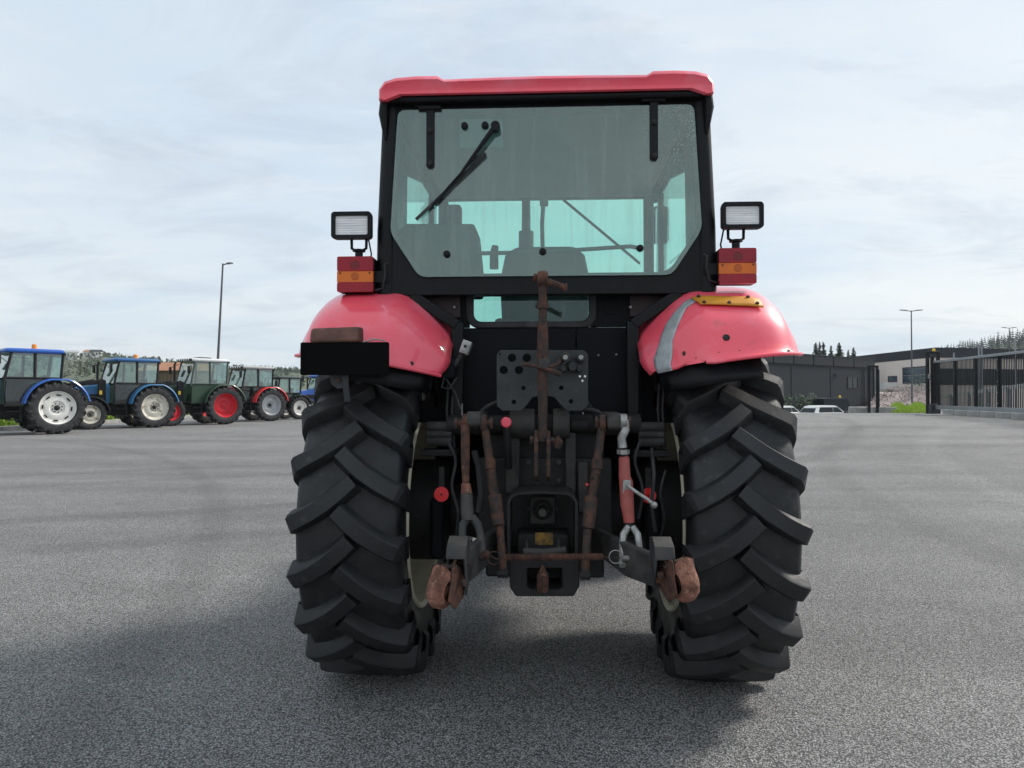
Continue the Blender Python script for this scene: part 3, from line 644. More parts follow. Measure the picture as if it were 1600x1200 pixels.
# --- work lamps and tail lamps
def lamps(sg, wl_, tl, arm):
    Y = -0.36
    a_, b_ = P(wl_[0], wl_[1], Y), P(wl_[2], wl_[3], Y); cx, cz = (a_.x + b_.x) / 2, (a_.z + b_.z) / 2; w, h = abs(b_.x - a_.x), abs(a_.z - b_.z)
    L = MB(); L.loft([[(x, y, z) for x, z in rrect(cx - w / 2 * k, cx + w / 2 * k, cz - h / 2 * k, cz + h / 2 * k, 0.016)] for y, k in ((Y + 0.075, 0.55), (Y + 0.05, 0.86), (Y + 0.02, 0.97), (Y - 0.005, 1.0))])
    L.ring(rrect(cx - w / 2, cx + w / 2, cz - h / 2, cz + h / 2, 0.016), rrect(cx - w / 2 + 0.017, cx + w / 2 - 0.017, cz - h / 2 + 0.017, cz + h / 2 - 0.017, 0.008), 'Y', Y - 0.028, Y - 0.006)
    lo = L.build('work_lamp', 'black_paint', T, 40, 0.002)
    Z = MB().prism(rrect(cx - w / 2 + 0.018, cx + w / 2 - 0.018, cz - h / 2 + 0.018, cz + h / 2 - 0.018, 0.007), 'Y', Y - 0.016, Y - 0.007).build('lens', 'lens_clear', lo, 30)
    n = 8
    rib = MB()
    for k in range(1, n): rib.cyl((cx - w / 2 + 0.022, Y - 0.016, cz - h / 2 + 0.018 + (h - 0.036) * k / n), (cx + w / 2 - 0.022, Y - 0.016, cz - h / 2 + 0.018 + (h - 0.036) * k / n), 0.0022, 6)
    rib.build('lens_rib', 'lens_clear', lo)
    zb = cz - h / 2
    c_, d_ = P(tl[0], tl[1], Y), P(tl[2], tl[3], Y); tx, tw = (c_.x + d_.x) / 2, abs(d_.x - c_.x); z1_, z0_ = c_.z, d_.z
    s = MB()
    for k in (-1, 1): s.tube([(tx + 0.005 + k * 0.035, Y + 0.03, zb + 0.004), (tx + 0.005 + k * 0.034, Y + 0.03, zb - 0.035), (tx + 0.005 + k * 0.012, Y + 0.03, zb - 0.048)], 0.007, 8)
    s.cyl((tx + 0.005, Y + 0.03, zb - 0.04), (tx + 0.005, Y + 0.03, z1_ - 0.01), 0.018, 14)
    s.lathe([(zb - 0.055, 0.012), (zb - 0.05, 0.03), (zb - 0.042, 0.03), (zb - 0.038, 0.012)], 'Z', (tx + 0.005, Y + 0.03, 0), 16)
    s.tube([(tx - 0.045 * sg, Y + 0.05, zb + 0.01), (tx - 0.06 * sg, Y + 0.045, zb - 0.06), (tx - 0.05 * sg, Y + 0.04, z1_ - 0.02)], 0.004, 6)
    s.build('lamp_stand', 'black_paint', lo)
    body = MB().prism(rrect(c_.x, d_.x, z0_, z1_, 0.012), 'Y', Y - 0.005, Y + 0.05).build('tail_lamp', 'black_paint', T, 30, 0.003)
    hz = z1_ - z0_
    for i, (f0, f1, m) in enumerate(((0.58, 1.0, 'lens_red'), (0.275, 0.58, 'lens_amber'), (0.0, 0.275, 'lens_red'))):
        MB().prism(rrect(c_.x + 0.002, d_.x - 0.002, z0_ + hz * f0 + 0.0003, z0_ + hz * f1 - 0.0003, 0.008 if i != 1 else 0.0005), 'Y', Y - 0.022 if i != 1 else Y - 0.021, Y - 0.004).build('lens', m, body, 30, 0.0015)
    for f, r in ((0.76, 0.022), (0.44, 0.018)):
        MB().lathe([(Y - 0.0222, r), (Y - 0.0235, r * 0.9), (Y - 0.0225, r * 0.7), (Y - 0.0235, r * 0.5), (Y - 0.0225, r * 0.25), (Y - 0.0230, 0.0)], 'Y', (tx, 0, z0_ + hz * f), 18).build('lens_rings', 'lens_dark' if f > 0.6 else 'lens_amber_dark', body)
    rb = MB()
    for i in range(15):
        xx = c_.x + (d_.x - c_.x) * (i + 1) / 16; rb.cyl((xx, Y - 0.0222, z0_ + 0.008), (xx, Y - 0.0222, z0_ + hz * 0.265), 0.0014, 5)
        rb.cyl((xx, Y - 0.0222, z0_ + hz * 0.60), (xx, Y - 0.0222, z1_ - 0.008), 0.0014, 5)
    tag(rb.build('lens_ribs', 'lens_red', body), kind='stuff')
    for k in (-1, 1): MB().cyl((tx + k * tw * 0.40, Y - 0.018, z0_ + hz * 0.53), (tx + k * tw * 0.40, Y - 0.0245, z0_ + hz * 0.53), 0.004, 8).build('screw', 'rust_dark', body)
    ax_ = sg * 0.72
    MB().bb(tx + sg * -tw * 0.45, ax_, Y + 0.01, Y + 0.035, z0_ + hz * 0.28, z0_ + hz * 0.62).build('lamp_bracket', 'black_paint', body, 30, 0.003)
    MB().tube([(tx - sg * tw * 0.5, Y + 0.02, z0_ + 0.012), (tx - sg * (tw * 0.5 + 0.035), Y + 0.01, z0_ + 0.02), (tx - sg * (tw * 0.5 + 0.05), Y, z0_ + 0.08), (tx - sg * (tw * 0.5 + 0.048), Y, z0_ + 0.13), (tx - sg * (tw * 0.5 + 0.058), Y + 0.02, z0_ + 0.14)], 0.006, 8).build('lamp_cable', 'rubber_plain', body)
lamps(-1, (520, 333, 582, 374), (528, 402, 585, 457), None)
lamps(1, (1126, 318, 1191, 358), (1121, 389, 1181, 444), None)
# --- drawbar frame plate, hitch and hydraulics
YP = -0.52
def poly(pts, Y): return [(P(x, y, Y).x, P(x, y, Y).z) for x, y in pts]
hp = MB().prism(poly([(782, 547), (912, 547), (919, 554), (919, 634), (910, 642), (886, 642), (876, 632), (866, 621), (848, 617), (832, 621), (824, 632), (815, 642), (785, 642), (776, 634), (776, 554)], YP), 'Y', YP, YP + 0.012).build('hitch_plate', 'grey_plate', T, 30, 0.002)
for x, y, r in ((800, 559, 0.018), (823, 559, 0.018), (787, 578, 0.018), (811, 578, 0.018), (818, 606, 0.009), (877, 606, 0.010), (803, 628, 0.010), (892, 627, 0.010), (781, 553, 0.004)):
    c = P(x, y, YP); MB().cyl(c + Vector((0, -0.0015, 0)), c + Vector((0, 0.004, 0)), r, 20).build('plate_hole', 'black_plate', hp)
for x, y in ((883, 559), (907, 559)):
    c = P(x, y, YP); MB().lathe([(-0.05, 0.006), (-0.05, 0.016), (-0.044, 0.018), (-0.03, 0.018), (-0.028, 0.022), (0.0, 0.022)], 'Y', c, 20).build('hydraulic_coupling', 'cast', hp)
    MB().cyl(c + Vector((0, -0.051, 0)), c + Vector((0, -0.049, 0)), 0.010, 14).build('coupling_face', 'zinc', hp)
for x, y, r in ((880, 577, 0.013), (894, 574, 0.020), (905, 577, 0.014)):
    c = P(x, y, YP); MB().lathe([(-0.06, 0.0), (-0.06, r * 0.8), (-0.05, r), (0.0, r)], 'Y', c, 16).build('dust_cap', 'rubber_plain', hp)
MB().tube([P(894, 560, YP - 0.03), P(884, 566, YP - 0.05), P(868, 580, YP - 0.045)], 0.004, 8).build('cap_strap', 'rubber_plain', hp)
for x, y in ((906, 588), (914, 588), (910, 595)):
    c = P(x, y, YP); MB().cyl(c, c + Vector((0, -0.003, 0)), 0.0052, 14).build('white_sticker', 'lens_clear', hp)

# top link standing upright in its clip
YT = -0.66
def ax_pt(y): return P(848, y, YT)
tl = MB(); tl.tube([ax_pt(y) for y in (440, 446, 458, 474, 475, 482, 483, 505, 515, 545, 546, 573, 574, 600, 601, 640, 660, 690)],
        [0.022, 0.018, 0.016, 0.019, 0.024, 0.024, 0.017, 0.018, 0.022, 0.024, 0.024, 0.024, 0.022, 0.021, 0.021, 0.020, 0.018, 0.018], 14)
tlo = tl.build('top_link', 'rust_dark', T)
e = ax_pt(436); MB().lathe([(-0.018, 0.018), (-0.022, 0.026), (-0.014, 0.034), (0.014, 0.034), (0.022, 0.026), (0.018, 0.018)], 'X', e, 20).build('ball_end', 'rust', tlo).rotation_euler = (0, 0, 0)
MB().tube([P(836, 434, YT), P(858, 440, YT - 0.02), P(884, 450, YT - 0.05)], 0.0125, 12).cyl(P(833, 433, YT), P(838, 435, YT), 0.018, 12).build('link_pin', 'rust', tlo)
MB().lathe([(0.012 + 0.003 * math.cos(t), 0.016 + 0.003 * math.sin(t)) for t in [k * PI / 3 for k in range(6)]], 'X', P(880, 449, YT - 0.045), 16, closed=True).build('linch_pin', 'rust', tlo)
MB().tube([P(817, 569, YT - 0.02), P(840, 573, YT - 0.025), P(860, 579, YT - 0.03), P(876, 585, YT - 0.035)], [0.009, 0.008, 0.010, 0.011], 10).build('turn_handle', 'rust', tlo)
MB().prism(poly([(842, 560), (858, 560), (858, 575), (842, 575)], YT - 0.03), 'Y', YT - 0.034, YT - 0.02).build('clip_plate', 'cast', tlo, 30, 0.002)
MB().tube([P(857, 574, YT - 0.02), P(870, 570, YT + 0.03), P(876, 562, YP - 0.01)], 0.008, 8).build('clip_arm', 'rust_dark', tlo)
# bracket that holds the top link foot
tb = MB()
for x in (838, 857):
    tb.prism([(p_.y, p_.z) for p_ in (P(x, 680, YT), P(x, 690, YT - 0.05), P(x, 745, YT - 0.03), P(x, 752, YT + 0.03), P(x, 690, YT + 0.1), P(x, 672, YT + 0.05))], 'X', P(x, 700, YT).x - 0.008, P(x, 700, YT).x + 0.008)
tb.build('top_link_bracket', 'rust_dark', T, 30, 0.003)
MB().cyl(P(829, 688, YT), P(867, 688, YT), 0.012, 12).cyl(P(828, 688, YT), P(833, 688, YT), 0.018, 6).build('bracket_pin', 'rust_dark', T)
MB().prism(poly([(872, 680), (880, 690), (876, 702), (867, 702), (863, 690)], YT + 0.02), 'Y', YT + 0.015, YT + 0.035).build('shackle', 'rust_dark', T, 30, 0.004)

# rock shaft, housing, axle
YS = -0.36
MB().cyl(P(700, 664, YS), P(1000, 662, YS), 0.045, 20).build('rock_shaft', 'grease', T)
MB().cyl(P(797, 662, YS - 0.05), P(836, 662, YS - 0.05), 0.068, 20).build('lift_cylinder_housing', 'cast', T, 35, 0.006)
MB().cyl(P(864, 662, YS - 0.05), P(890, 662, YS - 0.05), 0.068, 20).build('lift_cylinder_housing', 'cast', T, 35, 0.006)
MB().cyl(P(892, 664, YS - 0.04), P(918, 664, YS - 0.04), 0.035, 16).build('shaft_collar', 'grease', T)
hs = MB(); a_, b_ = P(762, 645, -0.40), P(940, 905, -0.40)
hs.bb(-0.27, 0.27, -0.34, 1.2, 0.50, 1.22).bb(-0.30, 0.30, -0.40, -0.34, 0.62, 1.05)
hs.build('transmission_housing', 'grease', T, 30, 0.012)
tr = MB()
for k, (x, y) in enumerate(((802, 683), (802, 722), (826, 722), (873, 722), (873, 750), (802, 750), (892, 690))):
    c = P(x, y, -0.405); tr.tube([c, c + Vector((0, -0.014, 0))], 0.011, 6)
tr.build('housing_bolts', 'cast', T)
for x0, x1 in ((790, 812), (883, 900)):
    a_, b_ = P(x0, 676, -0.41), P(x1, 770, -0.41); MB().bb(a_.x, b_.x, -0.425, -0.40, b_.z, a_.z).build('housing_rib', 'cast', T, 30, 0.006)
a_, b_ = P(903, 722, -0.42), P(918, 800, -0.42); MB().bb(a_.x, b_.x, -0.44, -0.40, b_.z, a_.z).build('valve_block', 'cast', T, 30, 0.005)
MB().cyl(P(917, 757, -0.44), P(917, 757, -0.447), 0.007, 10).build('red_cap', 'reflector', T)
for sg in (-1, 1):
    MB().tube([(sg * 0.25, 0, AX), (sg * 0.40, 0, AX), (sg * 0.50, 0, AX), (sg * 0.68, 0, AX)], [0.17, 0.13, 0.13, 0.13], 20).build('axle_trumpet', 'grease', T)
    MB().lathe([(0.46, 0.10), (0.47, 0.22), (0.50, 0.25), (0.66, 0.25), (0.70, 0.2)], 'X', (0, 0, AX), 32).build('final_drive', 'grease', T).scale = (sg, 1, 1)
    MB().bb(sg * 0.46, sg * 0.53, -0.34, -0.1, AX - 0.18, AX + 0.10).build('brake_housing', 'dark_panel', T, 30, 0.02)
    MB().bb(sg * 0.30, sg * 0.62, 0.35, 1.25, 0.72, 1.2).build('fuel_tank', 'dark_panel', T, 30, 0.04)
    for k in range(3):
        z = 1.19 - 0.035 * k; MB().cyl((sg * 0.42, -0.38, z), (sg * 0.53, -0.38, z), 0.022 - 0.004 * (k % 2), 14).build('cab_mount', 'rubber_plain', T)
    MB().bb(sg * 0.40, sg * 0.56, -0.40, -0.28, 1.055, 1.085).build('mount_bracket', 'grease', T, 30, 0.005)
# red round reflectors and caps
for x, y, Y, r in ((690, 772, -0.46, 0.034), (1013, 774, -0.46, 0.034)):
    c = P(x, y, Y); d = MB().lathe([(0.0, 0.0), (0.0, r * 0.97), (-0.004, r), (-0.008, r * 0.96), (-0.009, 0.0)], 'Y', c, 28).build('round_reflector', 'reflector', T)
    MB().cyl(c + Vector((0, -0.008, 0)), c + Vector((0, -0.011, 0)), 0.004, 8).build('screw', 'black_plate', d)
    MB().bb(c.x - 0.012, c.x + 0.012, c.y + 0.001, c.y + 0.007, c.z - 0.02, c.z + 0.12).build('reflector_bracket', 'grease', T)
c = P(791, 660, -0.56); MB().lathe([(-0.012, 0.0), (-0.012, 0.018), (-0.006, 0.023), (0.004, 0.023), (0.006, 0.015)], 'Y', c, 20).build('filler_cap', 'red_paint', T)
MB().tube([c + Vector((0, 0.01, -0.01)), c + Vector((0.005, 0.02, -0.10)), c + Vector((0.005, 0.08, -0.20))], 0.017, 10).build('filler_pipe', 'grease', T)

# lift arms
def arm(x, y, w, m, Y0=YS, Y1=-0.63):
    p0, p1 = P(x, 664, Y0), P(x, y, Y1); c = (p0.x + p1.x) / 2
    MB().prism([(Y0 + 0.05, p0.z - 0.05), (Y0 + 0.05, p0.z + 0.06), (Y1, p1.z + 0.035), (Y1 - 0.035, p1.z + 0.015), (Y1 - 0.035, p1.z - 0.02), (Y1, p1.z - 0.035)], 'X', p1.x - w / 2, p1.x + w / 2).build('lift_arm', m, T, 30, 0.008)
arm(741, 656, 0.062, 'cast'); arm(962, 660, 0.075, 'cast')
for x0, x1, y in ((711, 770, 662), (930, 985, 660)): MB().cyl(P(x0, y, -0.63), P(x1, y, -0.63), 0.017, 12).cyl(P(x0, y, -0.63), P(x0 + 4, y, -0.63), 0.026, 6).cyl(P(x1 - 4, y, -0.63), P(x1, y, -0.63), 0.026, 6).build('lift_pin', 'rust_dark', T)
for x in (756, 941): MB().lathe([(-0.012, 0.02), (-0.012, 0.036), (0.012, 0.036), (0.012, 0.02)], 'X', P(x, 661, -0.63), 18).build('link_eye', 'rust_dark', T, 30, 0.003)
def rod(name, m, pts, rad, par=T, n=12): return MB().tube([P(*p) for p in pts], rad, n).build(name, m, par)
# left lift rod with fork
lr = rod('lift_rod', 'rust', [(727, 652, -0.64), (727, 656, -0.64), (727, 690, -0.66), (727, 720, -0.68), (728, 757, -0.70)], [0.010, 0.018, 0.019, 0.018, 0.014])
MB().lathe([(-0.011, 0.012), (-0.011, 0.028), (0.011, 0.028), (0.011, 0.012)], 'X', P(727, 657, -0.64), 16).build('rod_eye', 'rust', lr, 30, 0.003)
rod('rod_sleeve', 'amber_rust' if 'amber_rust' in MATS else 'rust_pale', [(728, 755, -0.70), (728, 757, -0.70), (729, 772, -0.71)], [0.016, 0.019, 0.023], lr)
rod('rod_clamp', 'cast', [(729, 772, -0.71), (730, 800, -0.735), (732, 815, -0.75)], [0.025, 0.027, 0.026], lr)
def fork(cx, y0, y1, half, w, m, Y0, Y1, par, lean=0.0):
    for s in (-1, 1):
        MB().tube([P(cx + s * half * 0.25, y0, Y0), P(cx + s * half * 0.85, y0 + 12, Y0 - 0.015), P(cx + s * half + lean * 0.4, y0 + 26, Y0 - 0.03), P(cx + s * half + lean, y1, Y1)], [w * 0.9, w, w * 0.9, w * 1.05], 10).build('fork_leg', m, par)
fork(735, 808, 874, 14, 0.017, 'cast', -0.745, -0.84, lr, 4)
MB().cyl(P(722, 868, -0.84), P(765, 866, -0.84), 0.010, 10).cyl(P(755, 867, -0.84), P(765, 866, -0.84), 0.015, 10).build('fork_pin', 'rust', lr)
MB().lathe([(0.002 * math.cos(k * PI / 3), 0.025 + 0.002 * math.sin(k * PI / 3)) for k in range(6)], 'Y', P(772, 872, -0.86), 20, closed=True).build('pin_ring', 'rust_dark', lr)
# right lift rod: galvanised eye, red turnbuckle, galvanised fork
rr = rod('lift_rod', 'red_steel', [(974, 712, -0.66), (975, 716, -0.66), (976, 745, -0.68), (978, 752, -0.68), (980, 790, -0.71), (982, 805, -0.72), (983, 817, -0.725)], [0.016, 0.022, 0.024, 0.028, 0.027, 0.023, 0.021], T, 16)
tag(rr, 'red painted turnbuckle lift rod on the right')
MB().tube([P(976, 656, -0.65), P(977, 672, -0.655), P(971, 685, -0.66), P(973, 700, -0.665)], [0.017, 0.018, 0.018, 0.019], 12).lathe([(-0.013, 0.014), (-0.013, 0.031), (0.013, 0.031), (0.013, 0.014)], 'X', P(974, 658, -0.65), 18).build('rod_eye', 'zinc', rr)
MB().tube([P(973, 698, -0.665), P(974, 713, -0.665)], 0.015, 10).build('thread', 'grease', rr)
MB().lathe([(-0.009, 0.012), (-0.009, 0.026), (0.009, 0.026), (0.009, 0.012)], 'Z', P(974, 706, -0.665), 6).build('lock_nut', 'zinc', rr, 20)
a_ = P(979, 764, -0.71); MB().box(a_, (0.032, 0.014, 0.072), (0, R(4), 0)).build('grease_plate', 'zinc', rr, 30, 0.004)
MB().tube([P(980, 758, -0.73), P(993, 768, -0.74), P(1010, 779, -0.75), P(1020, 787, -0.755)], [0.006, 0.007, 0.007, 0.008], 8).ball(P(1022, 789, -0.757), 0.014).build('crank_handle', 'zinc', rr)
MB().tube([P(983, 815, -0.725), P(984, 828, -0.735)], 0.015, 10).build('thread', 'grease', rr)
fork(985, 823, 884, 13, 0.0145, 'zinc', -0.735, -0.84, rr, 1)
MB().cyl(P(970, 872, -0.85), P(1003, 872, -0.85), 0.010, 10).build('fork_pin', 'zinc', rr)
MB().lathe([(0.002 * math.cos(k * PI / 3), 0.025 + 0.002 * math.sin(k * PI / 3)) for k in range(6)], 'Y', P(962, 870, -0.86), 20, closed=True).build('pin_ring', 'zinc', rr)
# check links either side of the drawbar
for pts in ([(757, 662, -0.63), (764, 715, -0.65), (766, 720, -0.65), (766, 732, -0.655), (767, 734, -0.655), (772, 772, -0.68), (773, 774, -0.68), (779, 820, -0.71), (781, 822, -0.71), (786, 892, -0.76)],
            [(941, 662, -0.63), (934, 715, -0.65), (933, 720, -0.65), (933, 732, -0.655), (932, 734, -0.655), (925, 775, -0.68), (924, 777, -0.68), (919, 825, -0.71), (918, 827, -0.71), (914, 895, -0.76)]):
    o = rod('check_rod', 'rust_dark', pts, [0.017, 0.018, 0.024, 0.024, 0.020, 0.020, 0.029, 0.026, 0.017, 0.017])
    for kk in range(9):
        pa = P(*pts[4]).lerp(P(*pts[5]), 0.15 + kk * 0.09); MB().lathe([(-0.0025, 0.019), (0, 0.0225), (0.0025, 0.019)], 'Z', pa, 14).build('thread_ring', 'rust_dark', o)
    MB().cyl(P(pts[-1][0] - 8, pts[-1][1] + 4, -0.77), P(pts[-1][0] + 8, pts[-1][1] + 4, -0.77), 0.018, 8).build('rod_bolt', 'grease', o)
MB().tube([P(741, 705, -0.5), P(748, 730, -0.52), P(752, 770, -0.54), P(748, 800, -0.54)], 0.014, 10).build('hydraulic_hose', 'rubber_plain', T)
MB().tube([P(1018, 700, -0.5), P(1022, 740, -0.52), P(1018, 790, -0.54), P(1024, 830, -0.5)], 0.008, 8).build('brake_pipe', 'rubber_plain', T)
for x in (700, 708, 1030, 1037): MB().tube([P(x, 600, -0.3), P(x - 2, 640, -0.34), P(x + 2, 700, -0.36)], 0.006, 6).build('cable', 'rubber_plain', T)

# lower links with hooks
def lower_link(pts, hook, sg):
    a_, b_, c_ = [P(*p) for p in pts]
    def sec(p, h, th): return [(p.x - th, p.y, p.z - h), (p.x + th, p.y, p.z - h), (p.x + th, p.y, p.z + h), (p.x - th, p.y, p.z + h)]
    o = MB().loft([sec(a_, 0.05, 0.016), sec(b_, 0.062, 0.018), sec(c_, 0.058, 0.020)]).build('lower_link', 'cast', T, 30, 0.006)
    h = P(*hook)
    # claw: a thick C that opens upwards, rounded across its width
    hk = MB(); secs = []; cn = 13; tilt = Matrix.Rotation(sg * R(24), 3, 'Z') @ Matrix.Rotation(sg * R(-10), 3, 'Y')
    for w in (-1, -0.8, -0.45, 0, 0.45, 0.8, 1):
        k = 0.74 + 0.26 * (1 - abs(w) ** 3.0)
        ring_ = []
        for j in range(cn):
            t = R(105 + 285 * j / (cn - 1)); ro_ = 0.061 * k * (1.0 + 0.16 * math.sin(t * 1.5 + 0.6)) + (0.016 if j == 0 else 0)
            ring_.append((0.036 * w, ro_ * math.cos(t) * 1.0, ro_ * 1.12 * math.sin(t)))
        for j in range(cn - 1, -1, -1):
            t = R(105 + 285 * j / (cn - 1)); ri = 0.027 + 0.012 * abs(w) ** 2
            ring_.append((0.036 * w, ri * math.cos(t), ri * math.sin(t)))
        secs.append([tuple(h + tilt @ Vector(p)) for p in ring_])
    hk.loft(secs)
    hk.build('hook', 'rust_pale', o, 22)
    bl = MB().ball((0, 0, 0), (0.030, 0.034, 0.034), 16, 10).build('hook_ball', 'rust_dark', o); bl.location = h
    for s in (-1, 1):
        ck = MB().prism([(-0.035, -0.04), (0.02, -0.082), (0.10, -0.05), (0.105, 0.03), (0.05, 0.068), (0.0, 0.07)], 'X', s * 0.038, s * 0.046).build('guide_cheek', 'rust', o, 30, 0.004); ck.location = h; ck.rotation_euler = (0, 0, sg * R(24) + s * R(7))
        MB().cyl((s * 0.055, 0.05, 0.01), (s * 0.066, 0.05, 0.01), 0.014, 6).build('cheek_bolt', 'rust_dark', o).matrix_basis = Matrix.Translation(h) @ Matrix.Rotation(sg * R(24), 4, 'Z')
    MB().bar(h + Vector((0, 0.09, 0.0)), c_ + Vector((0, 0.0, 0.0)), 0.05, 0.075).build('hook_shank', 'rust_dark', o, 30, 0.006)
    MB().cyl(c_ + Vector((-0.03, -0.03, -0.015)), c_ + Vector((0.03, -0.03, -0.015)), 0.016, 8).build('pivot_bolt', 'rust', o)
    # latch bracket above the hook: two cheeks under a sloping cap
    base = c_ + Vector((-sg * 0.005, -0.02, 0.06)); lt = MB()
    prof = [(base.y + 0.075, base.z - 0.09), (base.y + 0.07, base.z + 0.05), (base.y + 0.01, base.z + 0.062), (base.y - 0.055, base.z + 0.04), (base.y - 0.075, base.z + 0.005), (base.y - 0.045, base.z - 0.055), (h.y + 0.045, h.z - 0.01), (h.y + 0.07, h.z - 0.05)]
    lt.prism(prof, 'X', base.x - sg * 0.034, base.x - sg * 0.027)
    lo = lt.build('latch_bracket', 'grey_plate', o, 30, 0.003)
    pr2 = [(y, z) for y, z in prof[:6]]; MB().prism(pr2, 'X', base.x + sg * 0.026, base.x + sg * 0.032).build('latch_cheek', 'grey_plate', lo, 30, 0.003)
    MB().loft([[(base.x - 0.034, y, z), (base.x + 0.034, y, z), (base.x + 0.034, y, z + 0.008), (base.x - 0.034, y, z + 0.008)] for y, z in ((base.y + 0.072, base.z + 0.051), (base.y + 0.01, base.z + 0.064), (base.y - 0.057, base.z + 0.042), (base.y - 0.078, base.z + 0.006))]).build('latch_cap', 'cast', lo, 40, 0.002)
    MB().cyl((base.x - 0.04, base.y + 0.01, base.z - 0.03), (base.x + 0.04, base.y + 0.01, base.z - 0.03), 0.010, 8).build('latch_pin', 'rust_dark', lo)
    MB().tube([base + Vector((0, -0.06, 0.01)), base + Vector((sg * 0.02, -0.075, -0.05)), h + Vector((sg * 0.01, 0.02, 0.065))], 0.006, 8).build('latch_lever', 'rust_dark', lo)
    MB().bar(base + Vector((0, -0.05, -0.02)), h + Vector((0, 0.01, 0.066)), 0.035, 0.014).build('latch_tongue', 'rust_dark', lo, 30, 0.003)
lower_link([(795, 828, -0.25), (742, 872, -0.84), (715, 893, -1.0)], (690, 917, -1.10), -1)
lower_link([(915, 832, -0.25), (985, 876, -0.84), (1035, 895, -1.0)], (1068, 906, -1.10), 1)

# pto guard, drawbar
YG = -0.58
g = poly([(795, 858), (795, 778), (800, 768), (810, 764), (848, 762), (886, 764), (896, 769), (901, 779), (901, 858)], YG)
gi = poly([(799, 858), (799, 779), (803, 771), (811, 767), (848, 765), (885, 767), (893, 772), (897, 780), (897, 858)], YG)
shield = MB(); n = len(g)
vs_ = [(x, y, z) for y in (YG - 0.12, YG + 0.10) for L in (g, gi) for x, z in L]
fs = []
for i in range(n - 1):
    fs += [(i, i + 1, n + i + 1, n + i), (2 * n + i, 3 * n + i, 3 * n + i + 1, 2 * n + i + 1), (i, 2 * n + i, 2 * n + i + 1, i + 1), (n + i, n + i + 1, 3 * n + i + 1, 3 * n + i)]
shield.add(vs_, fs); shield.build('pto_guard', 'grease', T, 40)
MB().prism(g[1:-1], 'Y', YG + 0.085, YG + 0.10).build('guard_back', 'grease', T, 30)
c = P(848, 795, -0.50)
fa = MB().prism(poly([(828, 775), (868, 775), (868, 818), (828, 818)], -0.50), 'Y', -0.515, -0.495).build('pto_flange', 'cast', T, 30, 0.006)
MB().lathe([(-0.02, 0.045), (-0.024, 0.035), (-0.02, 0.028), (-0.005, 0.026)], 'Y', c, 24).build('seal_ring', 'grease', fa)
MB().lathe([(-0.11, 0.0), (-0.11, 0.016), (-0.105, 0.0185), (-0.03, 0.0185), (-0.02, 0.022), (0, 0.022)], 'Y', c, 18).build('pto_shaft', 'cast', fa)
for dx, dy in ((-16, -16), (16, -16), (-16, 17), (16, 17), (0, 22), (22, 0), (-22, 0)):
    d = P(848 + dx, 795 + dy, -0.515); MB().tube([d, d + Vector((0, -0.008, 0))], 0.007, 6).build('bolt', 'cast', fa)
MB().prism(poly([(836, 832), (864, 832), (864, 851), (836, 851)], -0.60), 'Y', -0.605, -0.60).build('stained_tag', 'yellow_stain', T, 0)
MB().bb(P(808, 0, -0.56).x, P(888, 0, -0.56).x, -0.60, -0.45, P(0, 858, -0.6).z, P(0, 826, -0.6).z).build('drawbar_block', 'grease', T, 30, 0.01)
MB().tube([P(818, 861, -0.68), P(850, 863, -0.68), P(884, 859, -0.68)], 0.015, 12).build('drawbar_pin', 'cast', T)
for x in (823, 873): MB().tube([P(x, 842, -0.62), P(x, 852, -0.66), P(x, 862, -0.69)], 0.006, 8).build('retaining_clip', 'cast', T)
bx = poly([(795, 872), (905, 872), (905, 915), (896, 930), (806, 930), (797, 916)], -0.66)
bi = poly([(824, 886), (878, 886), (878, 916), (872, 919), (828, 919), (824, 914)], -0.66)
db = MB().ring(bx, bi, 'Y', -0.68, -0.45).build('drawbar_frame', 'grease', T, 30, 0.006)
MB().bb(bx[0][0], bx[1][0], -0.66, -0.42, P(0, 873, -0.66).z, P(0, 862, -0.66).z).build('drawbar_shelf', 'grease', db, 30, 0.004)
MB().prism([(bi[0][0], bi[2][1] - .03), (bi[1][0], bi[2][1] - .03), (bi[1][0], bi[0][1]), (bi[0][0], bi[0][1])], 'Y', -0.50, -0.46).build('frame_back', 'grease', db, 0)
tip = P(848, 883, -0.72); MB().loft([[(tip.x + w * math.cos(k * PI / 4), -0.72 + d * math.sin(k * PI / 4), tip.z - dz) for k in range(8)] for dz, w, d in ((0, 0.002, 0.004), (0.035, 0.022, 0.018), (0.05, 0.024, 0.02), (0.095, 0.023, 0.02), (0.108, 0.018, 0.015))]).build('hitch_tongue', 'rust', T, 40)
# spring between the lower links
s0, s1 = P(787, 871, -0.84), P(943, 870, -0.84); turns = 58; hp_ = []
for k in range(turns * 10 + 1):
    t = k / (turns * 10); an = 2 * PI * k / 10; hp_.append(s0.lerp(s1, t) + Vector((0, math.cos(an) * 0.0115, math.sin(an) * 0.0115)))
sg_ = MB().tube(hp_, 0.0024, 6).build('check_spring', 'rust', T, 60)
MB().tube([P(765, 867, -0.84), P(776, 874, -0.84), s0], 0.003, 6).build('spring_hook', 'rust_dark', sg_); MB().tube([s1, P(955, 872, -0.84), P(968, 871, -0.84)], 0.003, 6).build('spring_hook', 'rust_dark', sg_)

